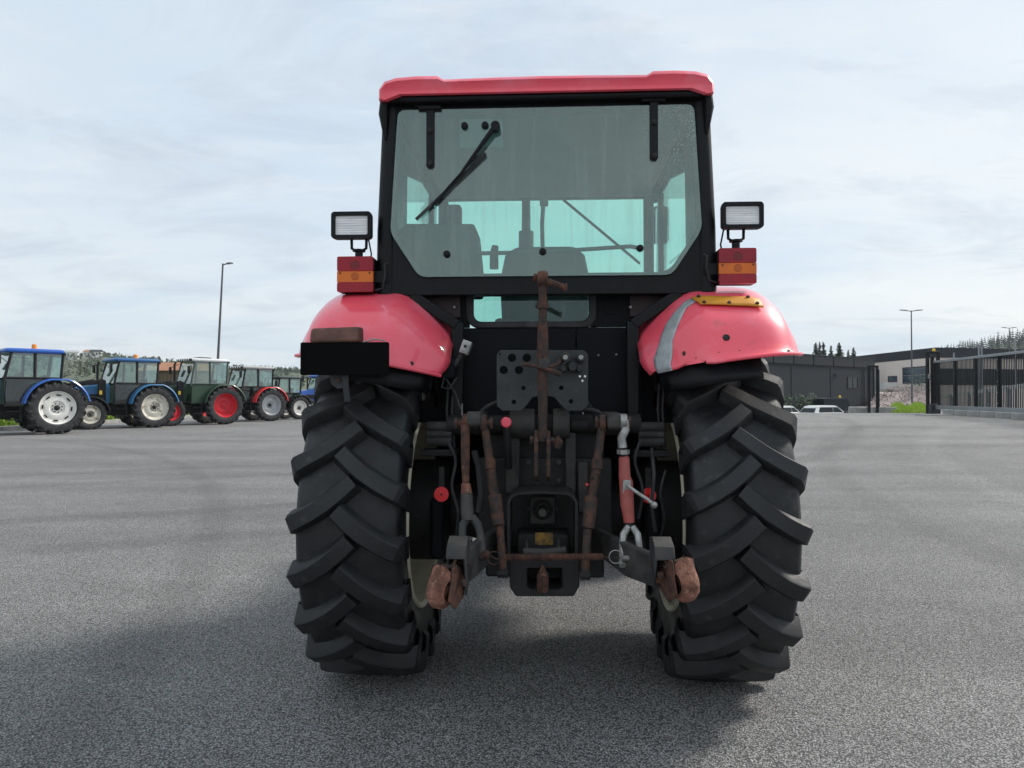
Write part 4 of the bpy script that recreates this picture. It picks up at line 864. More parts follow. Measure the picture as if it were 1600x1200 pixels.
# socket on a bracket, left
k0, k1 = P(718, 530, -0.42), P(738, 556, -0.42); c = (k0 + k1) / 2
sk = MB().box(c, (0.042, 0.05, 0.062), (0, R(20), 0)).build('trailer_socket', 'zinc', T, 30, 0.004)
MB().cyl(c + Vector((0, -0.026, 0.004)), c + Vector((0, -0.03, 0.004)), 0.007, 10).build('socket_screw', 'grease', sk)
MB().bar(P(724, 553, -0.40), P(712, 572, -0.38), 0.03, 0.02).build('socket_stem', 'grey_plate', sk, 30, 0.003)
a_, b_ = P(683, 560, -0.36), P(712, 592, -0.36); MB().bb(a_.x, b_.x, -0.40, -0.33, b_.z, a_.z).build('junction_box', 'dark_panel', T, 30, 0.01)
MB().tube([P(694, 590, -0.40), P(690, 605, -0.42), P(702, 608, -0.42), P(714, 590, -0.42)], 0.004, 8).build('cable', 'rubber_plain', T)
MB().tube([P(697, 592, -0.40), P(712, 615, -0.41), P(720, 640, -0.42)], 0.004, 8).build('cable', 'rubber_plain', T)

# --- engine, bonnet, front axle
MB().loft([[(-w, y, z0), (w, y, z0), (w, y, z1 - 0.08), (w * 0.75, y, z1), (-w * 0.75, y, z1), (-w, y, z1 - 0.08)] for y, w, z0, z1 in ((1.26, 0.34, 0.95, 1.70), (2.2, 0.32, 0.95, 1.64), (2.95, 0.29, 0.95, 1.52), (3.10, 0.26, 0.98, 1.42))]).build('bonnet', 'red_paint', T, 30, 0.03)
MB().bb(-0.24, 0.24, 1.18, 3.0, 0.55, 1.0).build('engine', 'grease', T, 30, 0.02)
MB().tube([(-0.145, 1.72, 1.5), (-0.145, 1.72, 2.56), (-0.145, 1.72, 2.565), (-0.145, 1.72, 2.75), (-0.145, 1.66, 2.83)], [0.060, 0.056, 0.034, 0.032, 0.032], 14).build('exhaust', 'grease', T)
MB().bb(-0.60, 0.60, 2.28, 2.44, 0.47, 0.62).build('front_axle', 'grease', T, 30, 0.03)
fp = [(-0.12, 0.30), (-0.15, 0.34), (-0.17, 0.43), (-0.155, 0.50), (-0.11, 0.525), (0, 0.53)]; fp = fp + [(-x, r) for x, r in fp[-2::-1]]
ft = MB().lathe(fp, 'X', n=56)
FL = [(-0.01, 0.0, 0.50, 0.56, 0.045), (0.06, 0.045, 0.50, 0.56, 0.042), (0.13, 0.09, 0.49, 0.55, 0.042), (0.17, 0.115, 0.46, 0.53, 0.042), (0.178, 0.13, 0.43, 0.47, 0.04)]
for k in range(32):
    tmp = lug_mesh(1 if k % 2 == 0 else -1, 'tmp', FL, 0.54); rot = Matrix.Rotation(2 * PI * k / 32, 3, 'X')
    ft.add([rot @ v.co for v in tmp.vertices], [tuple(p.vertices) for p in tmp.polygons]); bpy.data.meshes.remove(tmp)
ft_me = ft.mesh('front_tyre', 'rubber', 40)
fr_me = MB().lathe([(-0.13, 0.31), (-0.14, 0.325), (-0.12, 0.30), (-0.02, 0.26), (0.0, 0.18), (0.02, 0.0)], 'X', n=40).lathe([(0.13, 0.31), (0.14, 0.325), (0.12, 0.30), (0.0, 0.27)], 'X', n=40).mesh('front_rim', 'cream', 40)
for sg in (-1, 1):
    w = link('front_tyre', ft_me, T); w.location = (sg * 0.80, 2.36, 0.545); link('front_rim', fr_me, w)

# hoses, pipes and brackets round the back of the transmission
for pts, r in (([(790, 640, -0.44), (780, 628, -0.46), (760, 636, -0.46), (748, 648, -0.44)], 0.009), ([(900, 645, -0.42), (915, 640, -0.45), (935, 644, -0.45), (950, 660, -0.42)], 0.009),
               ([(898, 580, -0.50), (905, 610, -0.46), (925, 640, -0.42), (930, 660, -0.40)], 0.008), ([(880, 585, -0.50), (872, 620, -0.46), (885, 645, -0.42)], 0.008),
               ([(700, 690, -0.42), (712, 720, -0.46), (706, 760, -0.48), (716, 800, -0.46), (712, 840, -0.42)], 0.007), ([(1000, 690, -0.42), (992, 720, -0.46), (1004, 765, -0.48), (998, 810, -0.46)], 0.007),
               ([(812, 690, -0.45), (806, 715, -0.46), (810, 750, -0.46)], 0.004), ([(1040, 735, -0.44), (1032, 770, -0.48), (1038, 810, -0.46), (1030, 845, -0.4)], 0.006)):
    pv = [P(*p) for p in pts]; sm = []
    for i in range(len(pv) - 1):
        for k in range(5):
            t = k / 5; p0, p1, p2, p3 = pv[max(i - 1, 0)], pv[i], pv[i + 1], pv[min(i + 2, len(pv) - 1)]
            sm.append(0.5 * (2 * p1 + (p2 - p0) * t + (2 * p0 - 5 * p1 + 4 * p2 - p3) * t * t + (3 * p1 - p0 - 3 * p2 + p3) * t ** 3))
    MB().tube(sm + [pv[-1]], r, 8).build('hydraulic_hose', 'rubber_plain', T)
for x, y in ((905, 606), (911, 618), (722, 618)):
    MB().tube([P(x, y, -0.30), P(x, y + 38, -0.36)], 0.004, 6).build('control_rod', 'zinc', T)
# ------------------------------------------------------------------ background materials
mat('blue_paint', (0.020, 0.115, 0.50), (0.018, 0.10, 0.42), 3, 0.35, coat=0.3)
mat('teal_blue', (0.025, 0.13, 0.33), (0.03, 0.11, 0.25), 3, 0.45, coat=0.2)
mat('blue_faded', (0.03, 0.17, 0.36), (0.04, 0.14, 0.28), 3, 0.5)
mat('green_paint', (0.018, 0.06, 0.030), (0.022, 0.05, 0.03), 3, 0.45, coat=0.2)
mat('greygreen', (0.05, 0.075, 0.065), (0.04, 0.06, 0.05), 3, 0.5)
mat('white_paint', (0.74, 0.75, 0.74), (0.66, 0.67, 0.66), 3, 0.4, coat=0.2)
mat('rim_white', (0.80, 0.79, 0.75), (0.70, 0.68, 0.63), 7, 0.5)
mat('rim_rusty', (0.60, 0.57, 0.49), (0.20, 0.12, 0.08), 6, 0.6, lo=0.54, hi=0.66)
mat('rim_red', (0.62, 0.018, 0.035), (0.52, 0.018, 0.03), 6, 0.5)
mat('rim_silver', (0.48, 0.49, 0.50), (0.40, 0.41, 0.42), 6, 0.45, metal=0.3)
mat('roof_grey', (0.42, 0.42, 0.40), (0.34, 0.34, 0.33), 5, 0.5)
mat('dark_glass', (0.012, 0.018, 0.02), rough=0.08, spec=0.22)
mat('beacon_amber', (0.85, 0.26, 0.01), rough=0.25, coat=0.5)
mat('beacon_yellow', (0.85, 0.55, 0.03), rough=0.3, coat=0.4)
mat('clad_dark', (0.018, 0.021, 0.027), (0.024, 0.027, 0.033), 0.6, 0.6, 0.7, bump=0.05, bscale=6, spec=0.25)
mat('clad_joint', (0.010, 0.011, 0.013), rough=0.7)
mat('beige_wall', (0.80, 0.70, 0.63), (0.76, 0.665, 0.60), 0.4, 0.8)
mat('win_blue', (0.05, 0.08, 0.12), rough=0.04, coat=1.0, metal=0.0, spec=1.0)
mat('concrete', (0.36, 0.35, 0.33), (0.27, 0.265, 0.25), 2.5, 0.9, bump=0.2, bscale=20)
mat('grass', (0.34, 0.46, 0.06), (0.24, 0.36, 0.05), 1.5, 0.8)
mat('verge', (0.07, 0.11, 0.03), (0.10, 0.12, 0.045), 0.4, 0.9)
mat('needles', (0.018, 0.036, 0.022), (0.03, 0.05, 0.028), 0.5, 0.85)
mat('leaves', (0.035, 0.062, 0.030), (0.07, 0.095, 0.045), 0.03, 0.85)
mat('leaves_dark', (0.025, 0.05, 0.028), (0.045, 0.07, 0.035), 0.5, 0.85)
mat('bark', (0.07, 0.055, 0.045), (0.05, 0.04, 0.03), 4, 0.9)
mat('hillside', (0.06, 0.085, 0.045), (0.11, 0.12, 0.07), 0.02, 0.95)
mat('gravel', (0.36, 0.30, 0.285), (0.26, 0.215, 0.205), 1.2, 0.95, bump=0.5, bscale=5)
mat('galv', (0.30, 0.32, 0.34), (0.24, 0.26, 0.27), 6, 0.45, metal=0.5)
mat('gate_black', (0.008, 0.009, 0.011), (0.014, 0.015, 0.017), 4, 0.55, spec=0.25)
mat('lamp_post', (0.10, 0.11, 0.12), (0.085, 0.09, 0.10), 4, 0.5)
mat('wood_wall', (0.16, 0.12, 0.085), (0.11, 0.085, 0.06), 1.5, 0.9, stretch=(6, 6, 0.5))
mat('roof_tile', (0.42, 0.20, 0.11), (0.33, 0.16, 0.09), 1.2, 0.85)
mat('tail_red', (0.35, 0.01, 0.015), rough=0.2, coat=0.5)

glass('door_glass', (0.30, 0.36, 0.35), 0.03)
# ------------------------------------------------------------------ parked tractors
FWD = R(228)
TD = _r * math.cos(FWD) + _f * math.sin(FWD); TRZ = math.atan2(TD.y, TD.x); TLEFT = Vector((-TD.y, TD.x, 0))
def wheel_mesh(name, Rr, w, nl, rimr, dish):
    """tyre and rim meshes round the x axis, outer face at +x"""
    h = w / 2
    pr = [(-h * 0.65, rimr), (-h * 0.92, rimr + 0.06), (-h, Rr * 0.78), (-h * 0.94, Rr * 0.88), (-h * 0.75, Rr * 0.925), (0, Rr * 0.94)]
    pr = pr + [(-x, r) for x, r in pr[-2::-1]]
    t = MB().lathe(pr, 'X', n=56)
    F = [(-0.01, 0.0, Rr * 0.9, Rr, 0.055), (h * 0.4, 0.06, Rr * 0.9, Rr, 0.05), (h * 0.8, 0.12, Rr * 0.88, Rr * 0.985, 0.05), (h * 1.02, 0.155, Rr * 0.84, Rr * 0.95, 0.055), (h * 1.04, 0.175, Rr * 0.78, Rr * 0.87, 0.05)]
    for sgn in (1, -1):
        tmp = lug_mesh(sgn, 'tmp', F, Rr)
        for k in range(nl):
            rot = Matrix.Rotation(2 * PI * (k + (0.5 if sgn < 0 else 0)) / nl, 3, 'X')
            t.add([rot @ v.co for v in tmp.vertices], [tuple(p.vertices) for p in tmp.polygons])
        bpy.data.meshes.remove(tmp)
    d = dish
    rim_ = MB().lathe([(h * 0.70, rimr + 0.01), (h * 0.78, rimr + 0.025), (h * 0.80, rimr + 0.01), (h * 0.66, rimr - 0.01), (h * 0.5, rimr * 0.93), (d + 0.02, rimr * 0.88), (d, rimr * 0.80), (d + 0.03, rimr * 0.62), (d + 0.03, rimr * 0.45), (d - 0.0, rimr * 0.38), (d, rimr * 0.2), (d, 0.0)], 'X', n=48)
    rim_.lathe([(-h * 0.70, rimr + 0.01), (-h * 0.8, rimr + 0.02), (-h * 0.66, rimr - 0.01), (d, rimr * 0.85)], 'X', n=48)
    hub = MB().lathe([(d, rimr * 0.17), (d + 0.05, rimr * 0.15), (d + 0.07, rimr * 0.08), (d + 0.07, 0.0)], 'X', n=20)
    for k in range(8):
        a_ = 2 * PI * k / 8; hub.cyl((d, rimr * 0.27 * math.cos(a_), rimr * 0.27 * math.sin(a_)), (d + 0.03, rimr * 0.27 * math.cos(a_), rimr * 0.27 * math.sin(a_)), 0.022, 8)
    slots = []
    for k in range(8):
        a_ = 2 * PI * (k + 0.5) / 8; c = (d + 0.035, rimr * 0.80 * math.cos(a_), rimr * 0.80 * math.sin(a_))
        slots.append(MB().box(c, (0.02, 0.14, 0.04), (a_ + PI / 2, 0, 0)))
    return t, rim_, hub, slots
def farm_tractor(px, by, S, label):
    """px, by: where the near rear tyre meets the ground in the photograph"""
    dep = FPX * CAM.z / (by - 618.0)
    g = ld((px - 800) / FPX * dep, dep); Rr = S['R']; k = S.get('k', 1.0)
    root = empty('farm_tractor', g - TLEFT * 0.84 * k, TRZ + S.get('turn', 0), label, 'tractor', 'tractors parked in a row along the kerb')
    W = {}
    for nm, rad, wd, nl, rr_, x, yy in (('rear_wheel', Rr, 0.48 * k, 20, Rr * S.get('rr', 0.60), 0, 0.84 * k), ('front_wheel', Rr * S.get('fr', 0.70), 0.36 * k, 18, Rr * S.get('fr', 0.70) * 0.56, 2.38 * k, 0.80 * k)):
        t, rm, hb, sl = wheel_mesh(nm, rad, wd, nl, rr_, S.get('dish', 0.06) if nm == 'rear_wheel' else 0.08)
        tm, rmm, hm, sm = t.mesh(nm, 'rubber_plain'), rm.mesh('rim', S['rim']), hb.mesh('hub', S.get('hub', 'grease')), [b_.mesh('rim_slot', 'black_plate') for b_ in sl]
        for s in (1, -1):
            w = link(nm, tm, root); w.location = (x, s * yy, rad - 0.015); w.rotation_euler = (R(17 * k) if s > 0 else 0.3, 0, R(90) * s)
            link('rim', rmm, w); link('hub', hm, w)
            if S.get('slots') and nm == 'rear_wheel': [link('rim_slot', m2, w) for m2 in sm]
    H = S['H']; zb = S.get('belt', 1.80) * k     # roof top, belt line
    xr, xb, xf, xff = -0.24 * k, 0.62 * k, 1.28 * k, 1.50 * k; wb, wt = 0.76 * k, 0.70 * k; zt = H - 0.14
    # chassis, bonnet
    MB().bb(-0.35 * k, 3.0 * k, -0.26, 0.26, 0.55, 1.05 * k).build('chassis', 'grease', root, 30, 0.02)
    MB().bb(-0.12, 0.12, -0.7 * k, 0.7 * k, Rr - 0.14, Rr + 0.12).build('rear_axle', 'grease', root, 30, 0.02)
    MB().bb(2.30 * k, 2.48 * k, -0.7 * k, 0.7 * k, 0.50, 0.68).build('front_axle', 'grease', root, 30, 0.02)
    bw = 0.36 * k
    bo = MB().loft([[(x, -w, z0), (x, w, z0), (x, w, z1 - 0.12), (x, w * 0.8, z1), (x, -w * 0.8, z1), (x, -w, z1 - 0.12)] for x, w, z0, z1 in ((1.50 * k, bw, 1.0 * k, zb), (2.2 * k, bw * 0.95, 1.0 * k, zb - 0.09), (3.05 * k, bw * 0.85, 0.95 * k, zb - 0.22), (3.2 * k, bw * 0.72, 0.98 * k, zb - 0.34))]).build('bonnet', S['hood'], root, 30, 0.04)
    for s in (-1, 1): MB().bb(1.65 * k, 2.7 * k, s * bw * 0.96, s * (bw + 0.012), 1.12 * k, 1.38 * k).build('bonnet_grille', 'grease', bo, 0)
    MB().tube([(1.72 * k, -0.42 * k, 1.5), (1.72 * k, -0.42 * k, H - 0.3), (1.66 * k, -0.42 * k, H - 0.15)], 0.045, 10).build('exhaust', 'grease', root)
    # cab
    P3 = lambda x, s, z: (x, s * (wb + (wt - wb) * (z - zb) / (zt - zb)), z)
    fc = S.get('frame', 'gate_black')
    for s in (1, -1):
        rearx = lambda z: xr + 0.10 * k * (1 - (z - zb) / (zt - zb)) - 0.06 * k
        MB().tube([P3(xr + 0.08 * k, s, zb), P3(xr, s, zt)], 0.045, 8).build('rear_pillar', fc, root)
        MB().tube([P3(xb, s, zb), P3(xb - 0.02, s, zt)], 0.05, 8).build('middle_pillar', fc, root)
        MB().tube([P3(xff, s, zb - 0.1), P3(xf, s, zt)], 0.045, 8).build('front_pillar', fc, root)
        MB().tube([P3(xr + 0.08 * k, s, zb), P3(xff, s, zb)], 0.04, 8).build('belt_rail', fc, root)
        for nm, a_, b_, c_, d_ in (('rear_side_window', xr + 0.10 * k, xb - 0.03, xb - 0.05, xr + 0.02), ('door_window', xb + 0.04, xff - 0.03, xf - 0.03, xb + 0.02)):
            v = [P3(a_, s, zb + 0.03), P3(b_, s, zb + 0.03), P3(c_, s, zt - 0.03), P3(d_, s, zt - 0.03)]
            MB().add(v + [(x, y - s * 0.006, z) for x, y, z in v], [(0, 1, 2, 3), (7, 6, 5, 4), (0, 4, 5, 1), (1, 5, 6, 2), (2, 6, 7, 3), (3, 7, 4, 0)]).build(nm, 'tractor_glass', root, 0)
        zl = 0.98 * k
        dv = [(0.82 * k, zl), (xff - 0.02, zl), (xff - 0.02, zb), (0.30 * k, zb), (0.50 * k, zb - 0.22), (0.70 * k, zl + 0.35)]
        dp = MB().prism([(x, z) for x, z in dv], 'Y', s * (wb - 0.03), s * wb)
        dp.build('door', S.get('door', 'door_glass'), root, 30, 0.01)
        for zz, w_ in ((0.50, 0.10), (0.78, 0.06)): MB().bb(0.98 * k, 1.42 * k, s * (wb - 0.12), s * (wb + w_), zz * k, (zz + 0.035) * k).build('step', 'grease', root)
        MB().bb(0.98 * k, 1.04 * k, s * (wb - 0.1), s * (wb - 0.02), 0.45, 1.0).build('step_hanger', 'grease', root)
        # fender
        fd = MB(); rf = Rr + 0.09
        secs = []
        for i in range(17):
            t = R(S.get('fa0', 8) + (S.get('fa1', 168) - S.get('fa0', 8)) * i / 16)
            cx_, cz_ = rf * math.cos(t), rf * math.sin(t)
            if cx_ < 0: cx_ *= 1.02; cz_ = min(cz_ * 1.03, rf * 1.0)
            cz_ = min(cz_, rf * 0.975)
            x, z = cx_, Rr + cz_
            k2 = 0.955; xi, zi = cx_ * k2, Rr + cz_ * k2
            y0, y1 = s * 0.58 * k, s * 1.10 * k
            secs.append([(x, y0, z), (x, y1 - s * 0.03, z), (xi, y1, zi), (xi, y1 - s * 0.02, zi - 0.01), (x * 0.975, y1 - s * 0.05, Rr + cz_ * 0.975), (x * 0.975, y0, Rr + cz_ * 0.975)])
        fd.loft(secs); fd.build('fender', S['fender'], root, 40)
        # mirror, lamps
        m_ = MB().box((xff + 0.18, s * (wb + 0.22), zb + 0.62 * k), (0.07, 0.20, 0.34)).build('mirror', 'gate_black', root, 30, 0.03)
        MB().tube([(xf + 0.1, s * wb, zt - 0.1), (xff + 0.14, s * (wb + 0.2), zb + 0.75 * k)], 0.012, 6).build('mirror_arm', 'gate_black', m_)
        MB().box((xr - 0.03, s * wt, zt - 0.02), (0.09, 0.12, 0.09)).build('rear_lamp', 'gate_black', root, 30, 0.01)
        MB().tube([(xff - 0.05, s * (wb + 0.03), 1.05 * k), (xff - 0.02, s * (wb + 0.06), 1.4 * k), (xff - 0.05, s * (wb + 0.03), zb - 0.1)], 0.014, 6).build('grab_rail', 'gate_black', root)
    for nm, x0, x1 in (('windscreen', xff, xf), ('rear_window', xr + 0.06 * k, xr - 0.02)):
        MB().add([(x0, -wb + .05, zb), (x0, wb - .05, zb), (x1, wt - .05, zt), (x1, -wt + .05, zt), (x0 + .006, -wb + .05, zb), (x0 + .006, wb - .05, zb), (x1 + .006, wt - .05, zt), (x1 + .006, -wt + .05, zt)], [(0, 1, 2, 3), (7, 6, 5, 4), (0, 4, 5, 1), (1, 5, 6, 2), (2, 6, 7, 3), (3, 7, 4, 0)]).build(nm, 'tractor_glass', root, 0)
    MB().bb(-0.22 * k, xff - 0.02, -wb + 0.05, wb - 0.05, 0.95 * k, 1.02 * k).build('cab_floor', 'grease', root)
    MB().bb(-0.22 * k, -0.16 * k, -0.55, 0.55, 1.0 * k, zb).build('cab_back_panel', S.get('back', 'grease'), root)
    MB().bb(0.10, 0.60, -0.25, 0.25, 1.25 * k, 1.45 * k).bb(0.02, 0.16, -0.24, 0.24, 1.4 * k, 2.05 * k).build('seat', 'seat', root, 30, 0.04)
    MB().tube([(1.10 * k, 0, 1.3), (1.0 * k, 0, 1.85 * k)], 0.03, 8).lathe([(1.88 * k + 0.015 * math.cos(j * PI / 3), 0.2 + 0.015 * math.sin(j * PI / 3)) for j in range(6)], 'Z', (1.0 * k, 0, 0), 20, closed=True).build('steering_wheel', 'gate_black', root)
    # roof
    xo = S.get('roof_front', 0.20)
    rf_ = MB().loft([[(x, y, z) for x, y in rrect(xr - 0.07 * k + i0, xf + xo - i0, -wt - 0.08 + i0, wt + 0.08 - i0, 0.14)] for z, i0 in ((zt - 0.01, 0.03), (zt + 0.03, 0.0), (H - 0.06, 0.0), (H - 0.02, 0.03), (H, 0.10))]).build('roof', S['roof'], root, 40)
    MB().prism(rrect(xr, xf, -wt, wt, 0.05), 'Z', zt - 0.04, zt - 0.012).build('roof_lining', 'lining', root)
    if S.get('beacon'):
        bp = empty('x', (0, 0, 0)); bpy.data.objects.remove(bp)
        MB().lathe([(H - 0.01, 0.09), (H + 0.02, 0.09), (H + 0.03, 0.08), (H + 0.14, 0.075), (H + 0.17, 0.05), (H + 0.175, 0.0)], 'Z', (xb - 0.05, wt - 0.25, 0), 18).build('beacon', 'beacon_amber', root)
    if S.get('rack'):
        rk = MB().bb(xf + xo - 0.06, xf + xo + 0.05, -wt - 0.03, wt + 0.03, zt + 0.0, H - 0.03).build('lamp_rack', 'gate_black', root, 30, 0.02)
        for i in range(6):
            yy = -wt + 0.1 + i * (2 * wt - 0.2) / 5
            MB().lathe([(xf + xo + 0.045, 0.05), (xf + xo + 0.06, 0.045), (xf + xo + 0.062, 0.0)], 'X', (0, yy, zt + 0.06), 12).build('lamp', 'lens_clear', rk)
    if S.get('hatch'): MB().loft([[(x, y, z) for x, y in rrect(0.3 + i0, 1.0 - i0, -0.35 + i0, 0.35 - i0, 0.08)] for z, i0 in ((H - 0.01, 0), (H + 0.05, 0.02), (H + 0.07, 0.08))]).build('roof_hatch', 'gate_black', root)
    if S.get('loader'):
        for s in (1, -1):
            l0 = MB().bb(1.72 * k, 2.0 * k, s * 0.46, s * 0.60, 0.8, 1.95 * k).build('loader_tower', 'gate_black', root, 30, 0.03)
            MB().bar((1.80 * k, s * 0.53, 1.93 * k), (3.0 * k, s * 0.53, 1.70 * k), 0.10, 0.15).bar((3.0 * k, s * 0.53, 1.70 * k), (4.1 * k, s * 0.53, 0.6), 0.10, 0.14).build('loader_arm', 'gate_black', l0, 30, 0.02)
            MB().box((1.92 * k, s * 0.605, 1.45 * k), (0.10, 0.01, 0.16)).build('warning_sticker', 'beacon_yellow', l0)
        MB().bb(4.0 * k, 4.2 * k, -0.6, 0.6, 0.35, 0.95).build('loader_frame', 'gate_black', root, 30, 0.03)
    if S.get('front_fender'):
        for s in (1, -1):
            fd = MB(); r2 = Rr * S.get('fr', 0.7); secs = []
            for i in range(13):
                t = R(10 + 150 * i / 12); c_, s_ = math.cos(t), math.sin(t); secs.append([(2.38 * k - c_ * (r2 + 0.09), s * 0.62, r2 + s_ * (r2 + 0.09)), (2.38 * k - c_ * (r2 + 0.09), s * 1.02, r2 + s_ * (r2 + 0.09)), (2.38 * k - c_ * (r2 + 0.06), s * 1.03, r2 + s_ * (r2 + 0.06)), (2.38 * k - c_ * (r2 + 0.06), s * 0.62, r2 + s_ * (r2 + 0.06))])
            fd.loft(secs); fd.build('front_fender', 'gate_black', root, 40)
    return root
farm_tractor(88, 678, dict(R=0.92, H=2.93, rim='rim_white', hood='blue_paint', fender='blue_paint', roof='blue_paint', slots=True, beacon=True, belt=1.92, door='door_glass', dish=0.10), 'bright blue tractor with clean white slotted rims, cut by the left edge of the picture')
farm_tractor(240, 668, dict(R=0.865, H=2.86, rim='rim_rusty', hood='blue_faded', fender='blue_faded', roof='teal_blue', beacon=True, belt=1.82, loader=True, front_fender=True, door='door_glass', dish=0.09), 'blue tractor with front loader, cream rims stained by rust and an orange beacon')
farm_tractor(350, 663, dict(R=0.885, H=3.02, rim='rim_red', hub='rim_red', hood='green_paint', fender='green_paint', roof='white_paint', frame='greygreen', belt=1.86, door='green_paint', dish=-0.05, rack=True, hatch=True, loader=True, back='greygreen'), 'green tractor with white cab roof and red rims')
farm_tractor(422, 658, dict(R=0.85, H=2.84, rim='rim_silver', hood='red_fresh', fender='red_fresh', roof='roof_grey', belt=1.78, door='door_glass', dish=-0.04, rack=True), 'tractor with red fenders, silver rims and a grey roof with a row of lamps')
farm_tractor(467, 655, dict(R=0.65, H=2.42, rim='rim_white', hood='greygreen', fender='gate_black', roof='greygreen', k=0.86, belt=1.70, door='greygreen', dish=0.02), 'small grey-green tractor with dark fenders beside the red-fendered tractor')
farm_tractor(535, 651, dict(R=0.80, H=2.62, rim='rim_white', hood='blue_paint', fender='blue_paint', roof='blue_paint', belt=1.75, door='door_glass'), 'far blue tractor half hidden behind the big left tyre of the red tractor')

# ------------------------------------------------------------------ kerb, verge, hills
def strip(name, pts0, pts1, m, kind=None):
    n = len(pts0); mb = MB().add(list(pts0) + list(pts1), [(i, i + 1, n + i + 1, n + i) for i in range(n - 1)]); return tag(mb.build(name, m, smooth=60), kind=kind)
Dk = [10 + 4 * i for i in range(60)]
strip('verge', [ld(-19.65, d, 0.13) for d in Dk], [ld(-420, d, 0.14) for d in Dk], 'verge', 'structure')
kerb = empty('kerb', ld(-19.5, 10)); kerb['kind'] = 'structure'
ks = MB().box((0, 0, 0.07), (0.30, 1.98, 0.16)).mesh('kerb_stone', 'concrete')
for i in range(48):
    o = link('kerb_stone', ks, None, 0.015); p = ld(-19.5, 12 + 2 * i); o.location = p; o.rotation_euler = (0, 0, HEAD); o.parent = kerb; o.matrix_parent_inverse = Matrix.Translation(-Vector(kerb.location))
RIDGE = [(-1500, 560), (-600, 563), (0, 562), (90, 565), (150, 561), (205, 565), (250, 570), (300, 577), (380, 580), (450, 584), (620, 590), (900, 594), (1200, 594), (1380, 588), (1450, 574), (1520, 556), (1600, 538), (1720, 522), (2000, 515), (2600, 530), (4000, 560)]
def ridge_y(px):
    for (x0, y0), (x1, y1) in zip(RIDGE, RIDGE[1:]):
        if x0 <= px <= x1: return y0 + (y1 - y0) * (px - x0) / (x1 - x0)
    return 570
HD = 600.0
def hill_z(L, D):
    px = 800 + FPX * L / max(D, 1); zr = CAM.z + (618 - ridge_y(px)) / FPX * HD
    return -1.5 + (zr + 1.5) * ss(150, HD, D) - 6 * ss(HD, 900, D)
mb = MB(); vv = []; nu_, nv_ = 110, 22
for j in range(nv_ + 1):
    D = 140 + 780 * (j / nv_)
    for i in range(nu_ + 1):
        L = (-1.5 + 3.4 * i / nu_) * D; p = ld(L, D); p.z = hill_z(L, D) + 2.0 * math.sin(L * 0.031) * math.sin(D * 0.023) * ss(200, 500, D); vv.append(p)
mb.add(vv, [(j * (nu_ + 1) + i, j * (nu_ + 1) + i + 1, (j + 1) * (nu_ + 1) + i + 1, (j + 1) * (nu_ + 1) + i) for j in range(nv_) for i in range(nu_)])
tag(mb.build('hills', 'hillside', smooth=80), kind='structure')
rnd = random.Random(5)
def conifer_faces(mb, base, h, w, tiers=9, br=7, rn=rnd):
    for t in range(tiers):
        f = t / tiers; z = h * (0.12 + 0.86 * f); r = w * (1 - f) ** 0.85 * rn.uniform(0.75, 1.15) + 0.05 * w
        for b in range(br):
            an = 2 * PI * (b + rn.random() * 0.8) / br; rr_ = r * rn.uniform(0.6, 1.15)
            c, s = math.cos(an), math.sin(an); wd = rr_ * 0.42; dz = h * 0.075
            p0 = base + Vector((0, 0, z + dz * 0.5)); p1 = base + Vector((c * rr_ * 0.6 - s * wd, s * rr_ * 0.6 + c * wd, z - dz * 0.2)); p2 = base + Vector((c * rr_, s * rr_, z - dz * rn.uniform(0.2, 1.0))); p3 = base + Vector((c * rr_ * 0.6 + s * wd, s * rr_ * 0.6 - c * wd, z - dz * 0.2))
            mb.add([p0, p1, p2, p3], [(0, 1, 2), (0, 2, 3)])
    tip = base + Vector((0, 0, h)); mb.add([tip, base + Vector((0.06 * w, 0, h * 0.9)), base + Vector((-0.06 * w, 0.02, h * 0.9)), base + Vector((0, -0.06 * w, h * 0.9))], [(0, 1, 2), (0, 2, 3), (0, 3, 1)])
def clump(mb, c, r, n, size, rn=rnd):
    for _ in range(n):
        d = Vector((rn.gauss(0, 1), rn.gauss(0, 1), rn.gauss(0, 1))).normalized() * (rn.random() ** 0.4)
        p = c + Vector((d.x * r[0], d.y * r[1], d.z * r[2])); a_ = Vector((rn.gauss(0, 1), rn.gauss(0, 1), rn.gauss(0, 1))).normalized(); b_ = a_.orthogonal().normalized(); s = size * rn.uniform(0.6, 1.4)
        mb.add([p - a_ * s, p + b_ * s * 0.6, p + a_ * s, p - b_ * s * 0.6], [(0, 1, 2, 3)])
def quick(mb, name, m, parent=None):
    me = bpy.data.meshes.new(name); me.from_pydata([tuple(v) for v in mb.v], [], mb.f); me.materials.append(MATS[m])
    return link(name, me, parent)
# woods on the hills
mbl, mbc = MB(), MB()
for i in range(2300):
    px = rnd.uniform(-350, 640) if i < 1500 else rnd.uniform(640, 1420); D = rnd.uniform(300, 620) if rnd.random() < 0.75 else rnd.uniform(560, 640); L = (px - 800) / FPX * D; p = ld(L, D); p.z = hill_z(L, D)
    h = rnd.uniform(2.4, 5.0)
    if rnd.random() < 0.75: clump(mbl, p + Vector((0, 0, h * 0.5)), (h * 0.65, h * 0.65, h * 0.5), 16, h * 0.22)
    else: conifer_faces(mbc, p, h * 1.35, h * 0.35, 6, 5)
for i in range(900):
    px = rnd.uniform(1420, 2100); D = rnd.uniform(420, 640); L = (px - 800) / FPX * D; p = ld(L, D); p.z = hill_z(L, D) - 1
    conifer_faces(mbc, p, rnd.uniform(8, 14), rnd.uniform(2.0, 3.2), 7, 6)
tag(quick(mbl, 'hillside_wood', 'leaves'), 'mixed green wood covering the far hillside', 'wood', kind='stuff')
